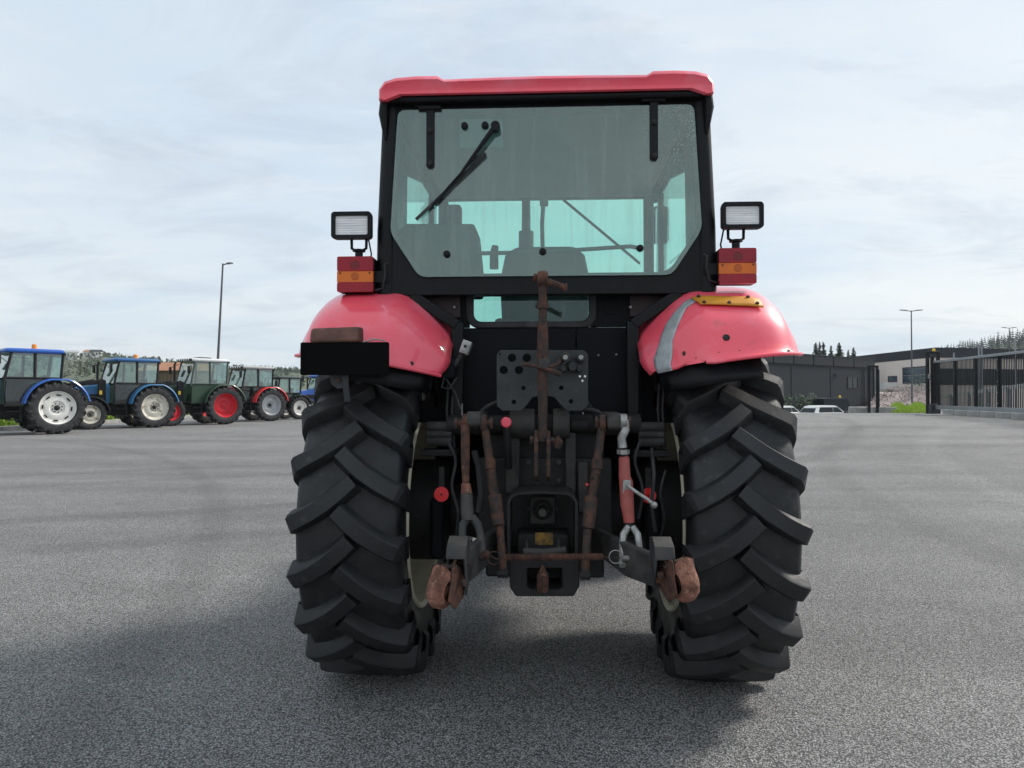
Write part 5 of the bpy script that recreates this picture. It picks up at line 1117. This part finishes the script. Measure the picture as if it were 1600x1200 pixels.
tag(quick(mbc, 'conifer_forest', 'needles'), 'dark conifer forest on the far hills', 'forest', kind='stuff')
def house(px, D, w, h, wall, roof, label, rz=0.3, name='house'):
    L = (px - 800) / FPX * D; p = ld(L, D); p.z = hill_z(L, D) + 0.2
    r = empty(name, p, HEAD + rz, label, 'house', 'small houses on the hillside')
    MB().bb(-w / 2, w / 2, -w * 0.35, w * 0.35, -2, h).build('wall', wall, r)
    MB().prism([(-w * 0.42, h), (w * 0.42, h), (0, h + w * 0.22)], 'X', -w * 0.54, w * 0.54).build('roof', roof, r)
    for x in (-0.25, 0.2): MB().bb(w * x - 0.5, w * x + 0.5, -w * 0.36, -w * 0.351, h * 0.45, h * 0.8).build('window', 'dark_glass', r)
house(112, 520, 8, 4.5, 'white_paint', 'roof_grey', 'white house on the hillside right of the bright blue tractor cab', 0.4)
house(140, 560, 8, 4.5, 'rim_white', 'roof_tile', 'small pale house high on the hillside between the two nearest blue tractors', -0.2)
house(150, 500, 7, 4, 'white_paint', 'clad_dark', 'lower pale house on the hillside left of the loader tractor cab', 0.1)
# shed with a tiled roof behind the tractors
p = ld((276 - 800) / FPX * 62, 62); sh = empty('shed', p, HEAD - 0.25, 'wooden shed with an orange tiled roof behind the green tractor', 'shed')
MB().bb(-2.6, 2.6, -1.6, 1.6, 0, 3.5).build('wall', 'wood_wall', sh)
for i in range(14): MB().bb(-2.6 + i * 0.372 + 0.02, -2.6 + (i + 1) * 0.372 - 0.02, -1.635, -1.6, 0, 3.45).build('plank', 'wood_wall', sh)
MB().prism([(-1.9, 3.45), (1.9, 3.45), (0.2, 4.25)], 'X', -2.8, 2.8).build('roof', 'roof_tile', sh)

# ------------------------------------------------------------------ lamp posts
def lamp(px, D, ytop, ybase_z, arms, label, lean=0.0):
    p = ld((px - 800) / FPX * D, D, ybase_z); H = CAM.z + (618 - ytop) / FPX * D - ybase_z
    r = empty('street_lamp', p, HEAD, label, 'street lamp', 'lamp posts round the yard'); r.rotation_euler = (0, lean, HEAD)
    MB().tube([(0, 0, 0), (0, 0, H * 0.4), (0, 0, H)], [0.085, 0.07, 0.045], 12).build('pole', 'lamp_post', r)
    MB().cyl((0, 0, 0), (0, 0, 0.04), 0.18, 12).build('base_plate', 'galv', r)
    for s in arms:
        a_ = MB().tube([(0, 0, H - 0.06), (s * 0.25, 0, H - 0.03), (s * 0.45, 0, H + 0.01)], 0.035, 8).build('arm', 'lamp_post', r)
        MB().loft([[(s * x, -w, H + z0), (s * x, w, H + z0), (s * x, w * 0.7, H + z1), (s * x, -w * 0.7, H + z1)] for x, w, z0, z1 in ((0.38, 0.08, -0.03, 0.05), (0.6, 0.14, -0.01, 0.07), (0.98, 0.13, 0.03, 0.08))]).build('lamp_head', 'lamp_post', r, 30, 0.01)
        MB().bb(s * 0.58, s * 0.92, -0.09, 0.09, H - 0.005, H + 0.012).build('diffuser', 'lens_clear', r)
lamp(336, 40, 411, 0.0, (0.55,), 'tall slightly leaning lamp post with one short arm behind the parked tractors', 0.045)
lamp(1425, 62, 485, -0.9, (-1, 1), 'twin-arm lamp post standing on the grass in front of the beige building')
lamp(1578, 95, 512, -1.0, (-1, 1), 'distant twin-arm lamp post against the conifer forest above the gate')

# ------------------------------------------------------------------ dark building
def wall_frame(pa, da, pb, db):
    A = ld((pa - 800) / FPX * da, da); B = ld((pb - 800) / FPX * db, db); return A, B
def on_wall(A, B, px):
    d = ray(px, 600); d = Vector((d.x, d.y)); a2, b2 = Vector((A.x, A.y)), Vector((B.x, B.y)); e = b2 - a2; c2 = Vector((CAM.x, CAM.y))
    den = d.x * e.y - d.y * e.x; r = a2 - c2; t = (r.x * d.y - r.y * d.x) / den; k = (r.x * e.y - r.y * e.x) / den
    return t * e.length * (1 if True else 1), k      # metres along the wall, depth
def zat(py, depth): return CAM.z + (618 - py) / FPX * depth
A, B = wall_frame(1080, 62, 1365, 84)
Lw = (B - A).length; db_ = empty('dark_building', A + Vector((0, 0, -1.0)), math.atan2((B - A).y, (B - A).x), 'low charcoal clad building with panel joints and one small window behind the white cars', 'building')
Z0 = 1.0; Ht = zat(562, 84) + Z0; Zs = zat(577, 84) + Z0
MB().bb(0, Lw, 0.06, 14, 0, Ht - 0.05).build('wall', 'clad_joint', db_)
def wall_along(px): return on_wall(A, B, px)[0]
up_j = [0] + [wall_along(x) for x in (1114, 1145, 1176, 1207, 1239, 1270, 1301, 1333)] + [Lw]
lo_j = [0] + [wall_along(x) for x in (1114, 1175, 1236, 1297)] + [Lw]
for a_, b_ in zip(up_j, up_j[1:]): MB().bb(a_ + 0.09, b_ - 0.09, -0.12, 0.06, Zs + 0.14, Ht).build('cladding_panel', 'clad_dark', db_)
for a_, b_ in zip(lo_j, lo_j[1:]): MB().bb(a_ + 0.10, b_ - 0.10, 0.0, 0.06, 1.2, Zs - 0.10).build('cladding_panel', 'clad_dark', db_)
MB().bb(Lw - 0.0, Lw + 0.1, -0.12, 14, 0, Ht).build('end_wall', 'clad_dark', db_)
MB().bb(-0.1, Lw + 0.14, -0.16, 14.1, Ht, Ht + 0.10).build('roof_edge', 'clad_joint', db_)
x0, x1 = wall_along(1324), wall_along(1340); dw = on_wall(A, B, 1332)[1]
z0, z1 = zat(607, dw) + Z0, zat(589, dw) + Z0
wf = MB().ring([(x0, z0), (x1, z0), (x1, z1), (x0, z1)], [(x0 + .1, z0 + .1), (x1 - .1, z0 + .1), (x1 - .1, z1 - .1), (x0 + .1, z1 - .1)], 'Y', -0.06, 0.02).build('window', 'clad_joint', db_)
MB().bb(x0 + .1, x1 - .1, -0.012, -0.004, z0 + .1, z1 - .1).build('pane', 'dark_glass', wf); MB().bb((x0 + x1) / 2 - 0.04, (x0 + x1) / 2 + 0.04, -0.05, 0.0, z0, z1).build('mullion', 'clad_joint', wf)
xd = wall_along(1349); MB().cyl((xd, -0.10, 0), (xd, -0.10, Zs), 0.06, 8).build('downpipe', 'clad_dark', db_)
xv = wall_along(1306); MB().bb(xv - 0.45, xv + 0.45, -0.15, -0.0, zat(584.5, 76) + Z0, zat(583, 76) + Z0).build('canopy', 'clad_joint', db_)

# ------------------------------------------------------------------ beige building
A, B = wall_frame(1330, 134, 1460, 108)
Lw = (B - A).length; bb_ = empty('beige_building', A + Vector((0, 0, -1.0)), math.atan2((B - A).y, (B - A).x), 'large beige hall with a dark fascia and tall windows behind the gate', 'building')
Ht = zat(543, 108) + Z0; Zf = zat(558.5, 108) + Z0
B2 = ld((1760 - 800) / FPX * 118, 118)
inv = Matrix.Rotation(-bb_.rotation_euler.z, 4, 'Z') @ Matrix.Translation(-bb_.location)
def loc2(p): v = inv @ Vector((p.x, p.y, bb_.location.z)); return (v.x, v.y)
foot = [A, B, B2, B2 + _f * 22, A + _f * 30]
fo = [A - _f * 0.3 - _r * 0.1, B - _f * 0.35, B2 - _f * 0.3 + _r * 0.3, B2 + _f * 22.3 + _r * 0.3, A + _f * 30.3 - _r * 0.1]
MB().prism([loc2(p) for p in foot], 'Z', 0, Zf).build('wall', 'beige_wall', bb_, 0)
MB().prism([loc2(p) for p in fo], 'Z', Zf + 0.002, Ht).build('fascia', 'clad_dark', bb_, 0)
def win(x0, x1, z0, z1, nx, nz, par, face='front', m='win_blue'):
    if face == 'front':
        wf = MB().ring([(x0, z0), (x1, z0), (x1, z1), (x0, z1)], [(x0 + .15, z0 + .15), (x1 - .15, z0 + .15), (x1 - .15, z1 - .15), (x0 + .15, z1 - .15)], 'Y', -0.1, 0.0).build('window', 'clad_joint', par)
        for i in range(nx):
            for j in range(nz):
                a_, b_ = x0 + .15 + (x1 - x0 - .3) * i / nx, x0 + .15 + (x1 - x0 - .3) * (i + 1) / nx; c_, d_ = z0 + .15 + (z1 - z0 - .3) * j / nz, z0 + .15 + (z1 - z0 - .3) * (j + 1) / nz
                MB().bb(a_ + .03, b_ - .03, -0.045, -0.02, c_ + .03, d_ - .03).build('pane', m, wf)
        return wf
wal = lambda px: on_wall(A, B, px)
win(wal(1411)[0], wal(1448)[0], zat(599, wal(1430)[1]) + Z0, zat(573, wal(1430)[1]) + Z0, 4, 2, bb_)
win(wal(1388)[0], wal(1402)[0], zat(597, wal(1395)[1]) + Z0, zat(587.5, wal(1395)[1]) + Z0, 3, 1, bb_)
MB().bb(wal(1386)[0], wal(1402)[0], -2.2, -0.05, zat(608, 120) + Z0, zat(598, 120) + Z0).build('loading_dock', 'white_paint', bb_)
# right wing, seen through the gate
dirw = (B2 - B).normalized(); Lw2 = (B2 - B).length; nrm = Vector((dirw.y, -dirw.x, 0)); n = 14; rzw = math.atan2(dirw.y, dirw.x) - bb_.rotation_euler.z
for i in range(n):
    c = B + dirw * (0.8 + (Lw2 - 1.6) * (i + 0.5) / n); lx, ly = loc2(c); w_ = (Lw2 - 1.6) / n / 2 - 0.06
    z0_, z1_ = zat(602, 112) + Z0, zat(577, 112) + Z0
    wf = MB().bb(-w_, w_, -0.10, 0.02, z0_, z1_).build('window', 'clad_joint', bb_); wf.location = (lx, ly, 0); wf.rotation_euler = (0, 0, rzw)
    MB().bb(-w_ + 0.14, w_ - 0.14, -0.13, -0.10, z0_ + 0.15, z1_ - 0.15).build('pane', 'dark_glass', wf)

# gravel bank with dry brush in front of the beige hall
mb = MB(); vv = []
for j in range(9):
    D = 74 + 3.2 * j
    for i in range(31):
        px = 1355 + 105 * i / 30; p = ld((px - 800) / FPX * D, D); p.z = -1.2 + 2.9 * ss(74, 90, D) + rnd.uniform(-0.12, 0.12); vv.append(p)
mb.add(vv, [(j * 31 + i, j * 31 + i + 1, (j + 1) * 31 + i + 1, (j + 1) * 31 + i) for j in range(8) for i in range(30)])
tag(mb.build('gravel_bank', 'gravel', smooth=60), kind='structure')
mb = MB()
for i in range(70):
    px = rnd.uniform(1360, 1455); D = rnd.uniform(76, 90); p = ld((px - 800) / FPX * D, D, -1.0 + 2.9 * ss(74, 90, D)); clump(mb, p + Vector((0, 0, 0.3)), (0.7, 0.7, 0.45), 40, 0.12)
tag(quick(mb, 'dry_brush', 'gravel'), 'dry pinkish brush growing on the gravel bank', 'brush', kind='stuff')

# ------------------------------------------------------------------ spruces
def spruce(px, D, ytop, w, label, z0=-1.0):
    p = ld((px - 800) / FPX * D, D, z0); h = zat(ytop, D) - z0
    r = empty('spruce_tree', p, 0, label, 'tree', 'spruces behind the dark building')
    MB().tube([(0, 0, 0), (0, 0, h * 0.5), (0, 0, h * 0.97)], [0.22, 0.13, 0.02], 8).build('trunk', 'bark', r)
    mb = MB(); rn = random.Random(int(px)); 
    for t in range(44):
        f = t / 44; z = h * (0.15 + 0.85 * f); rr_ = w * 1.35 * (1 - f) ** 0.85 + 0.03
        for b in range(8):
            if rn.random() < 0.32: continue
            an = rn.uniform(0, 2 * PI); L = rr_ * rn.uniform(0.5, 1.15); c, s = math.cos(an), math.sin(an)
            for k in range(6):
                t0 = L * (0.12 + 0.16 * k); q0 = Vector((c * t0, s * t0, z - 0.22 * t0 + 0.10 * rn.random()))
                for _ in range(2):
                    d1 = Vector((rn.gauss(0, 1), rn.gauss(0, 1), rn.gauss(0, 0.6))).normalized(); sz = (0.07 + 0.10 * min(rr_, 1.6)) * rn.uniform(0.7, 1.3)
                    d2 = Vector((rn.gauss(0, 0.4), rn.gauss(0, 0.4), -1)).normalized()
                    mb.add([q0 + d1 * sz, q0 - d1 * sz, q0 + d2 * sz * 1.5], [(0, 1, 2)])
    quick(mb, 'crown', 'needles', r)
for px, D, yt, w, lb in ((1275, 118, 534, 1.9, 'leftmost spruce rising over the dark roof, beside the red fender'), (1281, 122, 533.5, 1.5, 'second spruce from the left over the dark roof'), (1287, 116, 533, 1.7, 'third spruce from the left, tallest of the close group of three'),
                     (1299, 120, 539, 1.5, 'thin short spruce between the group of three and the wide spruce'), (1312, 118, 534, 2.3, 'wide pointed spruce standing alone over the middle of the dark roof'), (1326, 126, 546, 1.2, 'tiny spruce tip between the wide spruce and the pale spruce'), (1334, 124, 542, 2.0, 'rightmost spruce over the dark roof, next to the beige hall')):
    spruce(px, D, yt, w, lb)
def shrub(px, D, w, h, label, z0, m='leaves_dark', name='shrub', grp='shrubs along the dark building'):
    r = empty(name, ld((px - 800) / FPX * D, D, z0), 0, label, 'shrub', grp); mb = MB()
    clump(mb, Vector((0, 0, h * 0.55)), (w / 2, w / 2, h * 0.5), 260, 0.16); quick(mb, 'foliage', m, r)
    MB().tube([(0, 0, 0), (0.05, 0, h * 0.6)], [0.05, 0.02], 6).build('stem', 'bark', r)
for i, (px, lb) in enumerate(((1215, 'dark shrub at the foot of the dark building, half hidden by the right tyre'), (1243, 'dark shrub above the gap between the two white cars'), (1262, 'dark shrub behind the rear of the white hatchback'))): shrub(px, 64, 2.6, 2.5, lb, -1.0)
shrub(1440, 96, 3.6, 3.4, 'round dark bush in front of the tall window of the beige hall', 1.0)

# ------------------------------------------------------------------ cars
def car(px, D, rz, paint, label, dims=(4.2, 1.74, 1.48), beacon=False, van=False):
    L, W, H = dims
    r = empty('parked_car', ld((px - 800) / FPX * D, D, -1.0), HEAD + rz, label, 'car')
    h = W / 2; zb = 0.92
    prof = [(-L / 2, 0.45, 0.85), (-L / 2 + 0.06, 0.28, 0.98), (-L / 2 + 0.5, 0.22, 1.0), (0, 0.2, 0.98), (L / 2 - 1.2, 0.2, 0.96), (L / 2 - 0.4, 0.22, 0.84), (L / 2 - 0.05, 0.28, 0.68), (L / 2, 0.4, 0.60)]
    secs = []
    for i, (x, z0, z1) in enumerate(prof):
        k = 0.86 if i in (0, 7) else (0.95 if i in (1, 6) else 1.0)
        secs.append([(x, -h * k * 0.94, z0), (x, h * k * 0.94, z0), (x, h * k, z0 + 0.25), (x, h * k * 0.97, z1 - 0.10), (x, h * k * 0.88, z1), (x, -h * k * 0.88, z1), (x, -h * k * 0.97, z1 - 0.10), (x, -h * k, z0 + 0.25)])
    body = MB().loft(secs).build('body', paint, r, 50, 0.02)
    xr0, xr1 = -L / 2 + (0.10 if not van else 0.04), -L / 2 + (0.55 if not van else 0.15); xf0, xf1 = L / 2 - 1.05, L / 2 - 1.85
    cb = [(xr0, 0.95, 0.88), (xr1, H - 0.05, 0.70), (xr1 + 0.4, H, 0.70), (xf1 - 0.2, H, 0.70), (xf1, H - 0.04, 0.70), (xf0, 0.94, 0.86)]
    secs = [[(x, -h * w, z), (x, -h * w * 0.8, z + 0.02), (x, h * w * 0.8, z + 0.02), (x, h * w, z), (x, h * 0.90, 0.90), (x, -h * 0.90, 0.90)] for x, z, w in cb]
    MB().loft(secs).build('cabin', paint, r, 50)
    for s in (1, -1):
        def side(x, z): t = (z - 0.92) / (H - 0.92); return (x, s * (h * (0.885 + (0.70 - 0.885) * t) + 0.02), z)
        for a_, b_, c_, d_ in (((xr0 + 0.45), -0.15, -0.12, xr1 + 0.25), (-0.09, xf0 - 0.25, xf1 + 0.02, -0.06)):
            v = [side(a_, 0.99), side(b_, 0.99), side(c_, H - 0.12), side(d_, H - 0.12)]
            MB().add(v + [(x, y - s * 0.03, z) for x, y, z in v], [(0, 1, 2, 3), (7, 6, 5, 4), (0, 4, 5, 1), (1, 5, 6, 2), (2, 6, 7, 3), (3, 7, 4, 0)]).build('side_window', 'dark_glass', r, 0)
        for x in (-L / 2 + 0.75, L / 2 - 0.82):
            w = MB().lathe([(-0.10, 0.20), (-0.11, 0.29), (-0.07, 0.32), (0.07, 0.32), (0.11, 0.29), (0.10, 0.20)], 'Y', (x, s * (h - 0.10), 0.31), 28).build('wheel', 'rubber_plain', r)
            MB().lathe([(0.10, 0.21), (0.11, 0.20), (0.08, 0.15), (0.09, 0.0)], 'Y', (0, 0, 0), 20).build('rim', 'rim_silver', w).matrix_basis = Matrix.Translation((x, s * (h - 0.10), 0.31)) @ Matrix.Scale(s, 4, (0, 1, 0))
        MB().box((-L / 2 + 0.06, s * (h * 0.80), 0.82), (0.16, 0.26, 0.22)).build('tail_light', 'tail_red', r, 30, 0.03)
        MB().box((L / 2 - 0.22, s * h * 0.72, 0.66), (0.30, 0.34, 0.12)).build('headlight', 'lens_clear', r, 30, 0.03)
        MB().box((xf0 - 0.28, s * (h + 0.08), 0.98), (0.14, 0.20, 0.13)).build('mirror', 'gate_black', r, 30, 0.03)
    for a_, z0_, b_, z1_, dx, nm in ((xr0, 1.0, xr1 - 0.02, H - 0.10, -0.03, 'rear_window'), (xf0 - 0.03, 0.98, xf1 + 0.06, H - 0.08, 0.03, 'windscreen')):
        v = [(a_ + dx * 0.5, -h * 0.78, z0_), (a_ + dx * 0.5, h * 0.78, z0_), (b_ + dx, h * 0.64, z1_), (b_ + dx, -h * 0.64, z1_)]
        MB().add(v + [(x - dx, y, z) for x, y, z in v], [(0, 1, 2, 3), (7, 6, 5, 4), (0, 4, 5, 1), (1, 5, 6, 2), (2, 6, 7, 3), (3, 7, 4, 0)]).build(nm, 'dark_glass', r, 0)
    MB().box((-L / 2 - 0.01, 0, 0.62), (0.03, 0.52, 0.12)).build('number_plate', 'rim_white', r)
    if beacon: MB().lathe([(H, 0.10), (H + 0.05, 0.10), (H + 0.22, 0.09), (H + 0.26, 0.0)], 'Z', (0.3, 0, 0), 14).build('beacon', 'beacon_yellow', r)
car(1291, 57, R(26), 'white_paint', 'white hatchback parked below the dark building, next to the concrete blocks', (4.6, 1.78, 1.52))
car(1226, 58, R(35), 'white_paint', 'white car mostly hidden behind the right tyre of the red tractor')
car(1308, 64, R(20), 'clad_dark', 'dark van with a yellow roof beacon behind the white hatchback', (4.6, 1.9, 2.1), True, True)

# ------------------------------------------------------------------ gate, blocks, grass
def slab(name, px0, px1, D, z0, z1, th, label, rz=0.0, bevel=0.03):
    a_, b_ = ld((px0 - 800) / FPX * D, D), ld((px1 - 800) / FPX * D, D); w = (b_ - a_).length
    o = MB().loft([[(-w / 2, -th / 2, z0), (w / 2, -th / 2, z0), (w / 2, th / 2, z0), (-w / 2, th / 2, z0)], [(-w / 2 + .02, -th / 2 + .02, z1), (w / 2 - .01, -th / 2 + .02, z1), (w / 2 - .02, th / 2, z1 - .03), (-w / 2, th / 2, z1)]]).build(name, 'concrete', None, 30, bevel)
    o.location = (a_ + b_) / 2; o.rotation_euler = (0, 0, HEAD + rz); return tag(o, label, 'concrete block', 'concrete blocks by the gate')
GZ = 0.58
slab('concrete_block', 1329, 1354, 32, 0.2, zat(635, 32), 0.6, 'sloping grey concrete block left of the gate catch frame', 0.1, 0.08)
slab('concrete_block', 1358, 1371, 31.5, 0.2, zat(636, 31.5), 0.5, 'small concrete block between the two posts of the gate catch frame')
slab('concrete_block', 1375, 1396, 31, 0.2, zat(636, 31), 0.6, 'square concrete block beside the green grass')
cf = empty('gate_catch_frame', ld((1363 - 800) / FPX * 30.5, 30.5, 0.5), HEAD, 'narrow black gate catch frame of two posts and a top bar', 'gate frame')
wpx = 30.5 / FPX
zt_ = zat(571, 30.5) - 0.5
for x in (-5.5, 7.5): MB().bb((x - 1.6) * wpx, (x + 1.6) * wpx, -0.06, 0.06, 0, zt_).build('post', 'gate_black', cf, 30, 0.008)
MB().bb(-7.1 * wpx, 9.1 * wpx, -0.055, 0.055, zt_ - 0.08, zt_ + 0.002).build('top_bar', 'gate_black', cf, 30, 0.008)
fs_ = empty('fence_section', ld((1371 - 800) / FPX * 31.2, 31.2, 0.55), HEAD + R(60), 'short black picket fence beside the gate catch frame', 'fence')
for i in range(9): MB().bb(i * 0.11 - 0.012, i * 0.11 + 0.012, -0.012, 0.012, 0.05, 1.75).build('picket', 'gate_black', fs_)
MB().bb(-0.02, 0.98, -0.02, 0.02, 1.55, 1.60).bb(-0.02, 0.98, -0.02, 0.02, 0.2, 0.25).build('rail', 'gate_black', fs_)
MB().bb(0.96, 1.04, -0.04, 0.04, 0, 1.95).build('post', 'gate_black', fs_)
# sliding gate
Ga, Gb = ld(16.96, 28.5), ld(14.9, 17.2); gd = (Gb - Ga); gl = gd.length
sgt = empty('sliding_gate', Ga, math.atan2(gd.y, gd.x), 'long black sliding gate of thin vertical pickets on a grey bottom rail', 'gate')
zb0, zt0 = 0.92, 2.72
MB().bb(0, gl, -0.05, 0.05, zb0 - 0.14, zb0 + 0.02).build('bottom_rail', 'galv', sgt, 30, 0.01)
MB().bb(0, gl, -0.04, 0.04, zt0 - 0.09, zt0).build('top_rail', 'galv', sgt, 30, 0.01)
pk = MB().bb(-0.010, 0.010, -0.0125, 0.0125, zb0 + 0.02, zt0 - 0.09).mesh('picket', 'gate_black', 0)
for i in range(int(gl / 0.105)): o = link('picket', pk, sgt); o.location = (0.06 + i * 0.105, 0, 0)
ps = MB().bb(-0.05, 0.05, -0.045, 0.045, zb0 + 0.02, zt0 - 0.09).mesh('stile', 'gate_black', 0)
for x in (0.05, 1.95, 3.6, 5.25, 6.9, 8.6, 10.2): o = link('stile', ps, sgt); o.location = (x, 0, 0)
for k in range(5):
    for x in (5.25,): MB().ball((x, -0.05, zb0 + 0.15 + k * 0.36), 0.02, 8, 6).build('bolt_head', 'galv', sgt)
gp = empty('gate_portal', ld((1458 - 800) / FPX * 28.6, 28.6, 0.45), HEAD, 'black gate portal with twin posts, drive box and yellow warning light', 'gate frame')
wpx = 28.6 / FPX; zt_ = zat(549, 28.6) - 0.45
for x in (-8.5, -1.0, 8.0): MB().bb((x - 1.8) * wpx, (x + 1.8) * wpx, -0.07, 0.07, 0, zt_ - (0.0 if x != -1.0 else 0.22)).build('post', 'gate_black', gp, 30, 0.01)
MB().bb(-10.3 * wpx, 9.8 * wpx, -0.065, 0.065, zt_ - 0.09, zt_ + 0.002).build('top_bar', 'gate_black', gp, 30, 0.01)
MB().bb(-10 * wpx, 1.5 * wpx, -0.30, -0.08, 0.05, 0.55).build('drive_box', 'grey_plate', gp, 30, 0.03)
MB().bb(-10 * wpx, -7 * wpx, -0.12, -0.075, 1.55, 1.75).build('sensor', 'galv', gp, 30, 0.01)
MB().lathe([(zt_, 0.05), (zt_ + 0.02, 0.06), (zt_ + 0.09, 0.055), (zt_ + 0.12, 0.03), (zt_ + 0.122, 0)], 'Z', (1.5 * wpx, 0, 0), 12).build('warning_light', 'beacon_yellow', gp)
# concrete footing blocks under the gate
gz_at = lambda p: ground_z(p.x, p.y)
ORD = ['first', 'second', 'third', 'fourth', 'fifth', 'sixth', 'seventh', 'eighth', 'ninth']
FOOT = [w + ' concrete footing block below the sliding gate, counted from the gate portal' for w in ORD]
for i in range(9):
    p0, p1 = Ga + gd * ((1.3 + i * 1.02) / gl), Ga + gd * ((1.3 + i * 1.02 + 1.0) / gl); c = (p0 + p1) / 2
    o = MB().bb(-0.49, 0.49, -0.22, 0.22, -0.3, 0.24).build('footing_block', 'concrete', None, 30, 0.03); o.location = (c.x, c.y, 0.56); o.rotation_euler = (0, 0, math.atan2(gd.y, gd.x))
    tag(o, FOOT[i] , 'concrete block', 'footing blocks under the sliding gate')
pd = MB().bb(-1.6, 1.6, -0.35, 0.35, 0, 0.05).build('gate_pad', 'concrete', None, 30, 0.01); pd.location = ld(16.7, 26.6, 0.585); pd.rotation_euler = (0, 0, HEAD + R(14)); tag(pd, kind='structure')
# tall posts and white guard rail behind the gate
for px, D, yt, lb in ((1491, 33, 551, 'thin grey post behind the left part of the sliding gate'), (1530, 32, 537, 'left post of the pair rising above the gate'), (1534.5, 32, 540, 'right post of the pair rising above the gate'), (1587, 30, 530, 'thin grey post rising above the gate near the right edge')):
    o = MB().cyl((0, 0, 0), (0, 0, zat(yt, D) - 0.3), 0.035, 8).build('fence_post', 'galv'); o.location = ld((px - 800) / FPX * D, D, 0.3); tag(o, lb, 'post', 'grey posts behind the gate')
g0, g1 = at(1455, 622, 34), at(1640, 597, 27)
gr = empty('guard_rail', g0, 0, 'white guard rail rising behind the sliding gate', 'guard rail')
e = g1 - g0
MB().bar((0, 0, 0), e, 0.05, 0.16).build('rail', 'white_paint', gr, 30, 0.01)
for k in range(6):
    p = e * ((k + 0.3) / 6); MB().bb(p.x - 0.05, p.x + 0.05, p.y + 0.03, p.y + 0.12, -1.2 , p.z + 0.02).build('post', 'galv', gr)
# grass bank
mb = MB(); vv = []
for j in range(9):
    D = 30 + 1.6 * j
    for i in range(21):
        px = 1394 + 70 * i / 20; p = ld((px - 800) / FPX * D, D); p.z = 0.50 + 0.28 * ss(29, 37, D) * (0.6 + 0.4 * math.sin(i * 0.7)) - 1.2 * ss(40, 43, D); vv.append(p)
mb.add(vv, [(j * 21 + i, j * 21 + i + 1, (j + 1) * 21 + i + 1, (j + 1) * 21 + i) for j in range(8) for i in range(20)])
tag(mb.build('grass_bank', 'grass', smooth=60), kind='structure')
def tufts(name, spots, hmin, hmax, label, m='grass'):
    mb = MB()
    for p in spots:
        for _ in range(5):
            an = rnd.uniform(0, 2 * PI); h = rnd.uniform(hmin, hmax); w = 0.012 + 0.012 * rnd.random(); ln = rnd.uniform(0.1, 0.5) * h; b = p + Vector((rnd.uniform(-.08, .08), rnd.uniform(-.08, .08), 0)); c, s = math.cos(an), math.sin(an)
            mb.add([b + Vector((-s * w, c * w, 0)), b + Vector((s * w, -c * w, 0)), b + Vector((c * ln * 0.4 + s * w * .7, s * ln * 0.4 - c * w * .7, h * 0.6)), b + Vector((c * ln, s * ln, h))], [(0, 1, 2), (0, 2, 3)])
    return tag(quick(mb, name, m), label, 'grass', kind='stuff')
sp_ = []
for i in range(1500):
    px = rnd.uniform(1394, 1456); D = 29.6 + 10 * rnd.random() ** 0.9; p = ld((px - 800) / FPX * D, D); p.z = 0.44 + 0.28 * ss(29, 38, D) * (0.6 + 0.4 * math.sin((px - 1394) * 0.2)); sp_.append(p)
tufts('bright_grass', sp_, 0.04, 0.34, 'bright green tall grass between the concrete block and the gate portal')
sp_ = [ld(-19.9 - abs(rnd.gauss(0, 1.2)), rnd.uniform(14, 60), 0.12) for i in range(3000)]
tufts('verge_grass', sp_, 0.15, 0.6, 'rough green grass and weeds behind the kerb of the tractor row')

# ------------------------------------------------------------------ air
hz = MB().bb(-1100, 1100, -80, 1300, -9.5, 75).build('haze', 'black_plate', None, 0)
hm = bpy.data.materials.new('haze'); hm.use_nodes = True; hn = hm.node_tree.nodes; hn.clear()
ho = hn.new('ShaderNodeOutputMaterial'); hv = hn.new('ShaderNodeVolumePrincipled'); hv.inputs['Color'].default_value = (0.86, 0.91, 0.96, 1); hv.inputs['Density'].default_value = 0.0002
hm.node_tree.links.new(hv.outputs[0], ho.inputs['Volume']); hz.data.materials.clear(); hz.data.materials.append(hm)
tag(hz, kind='stuff')
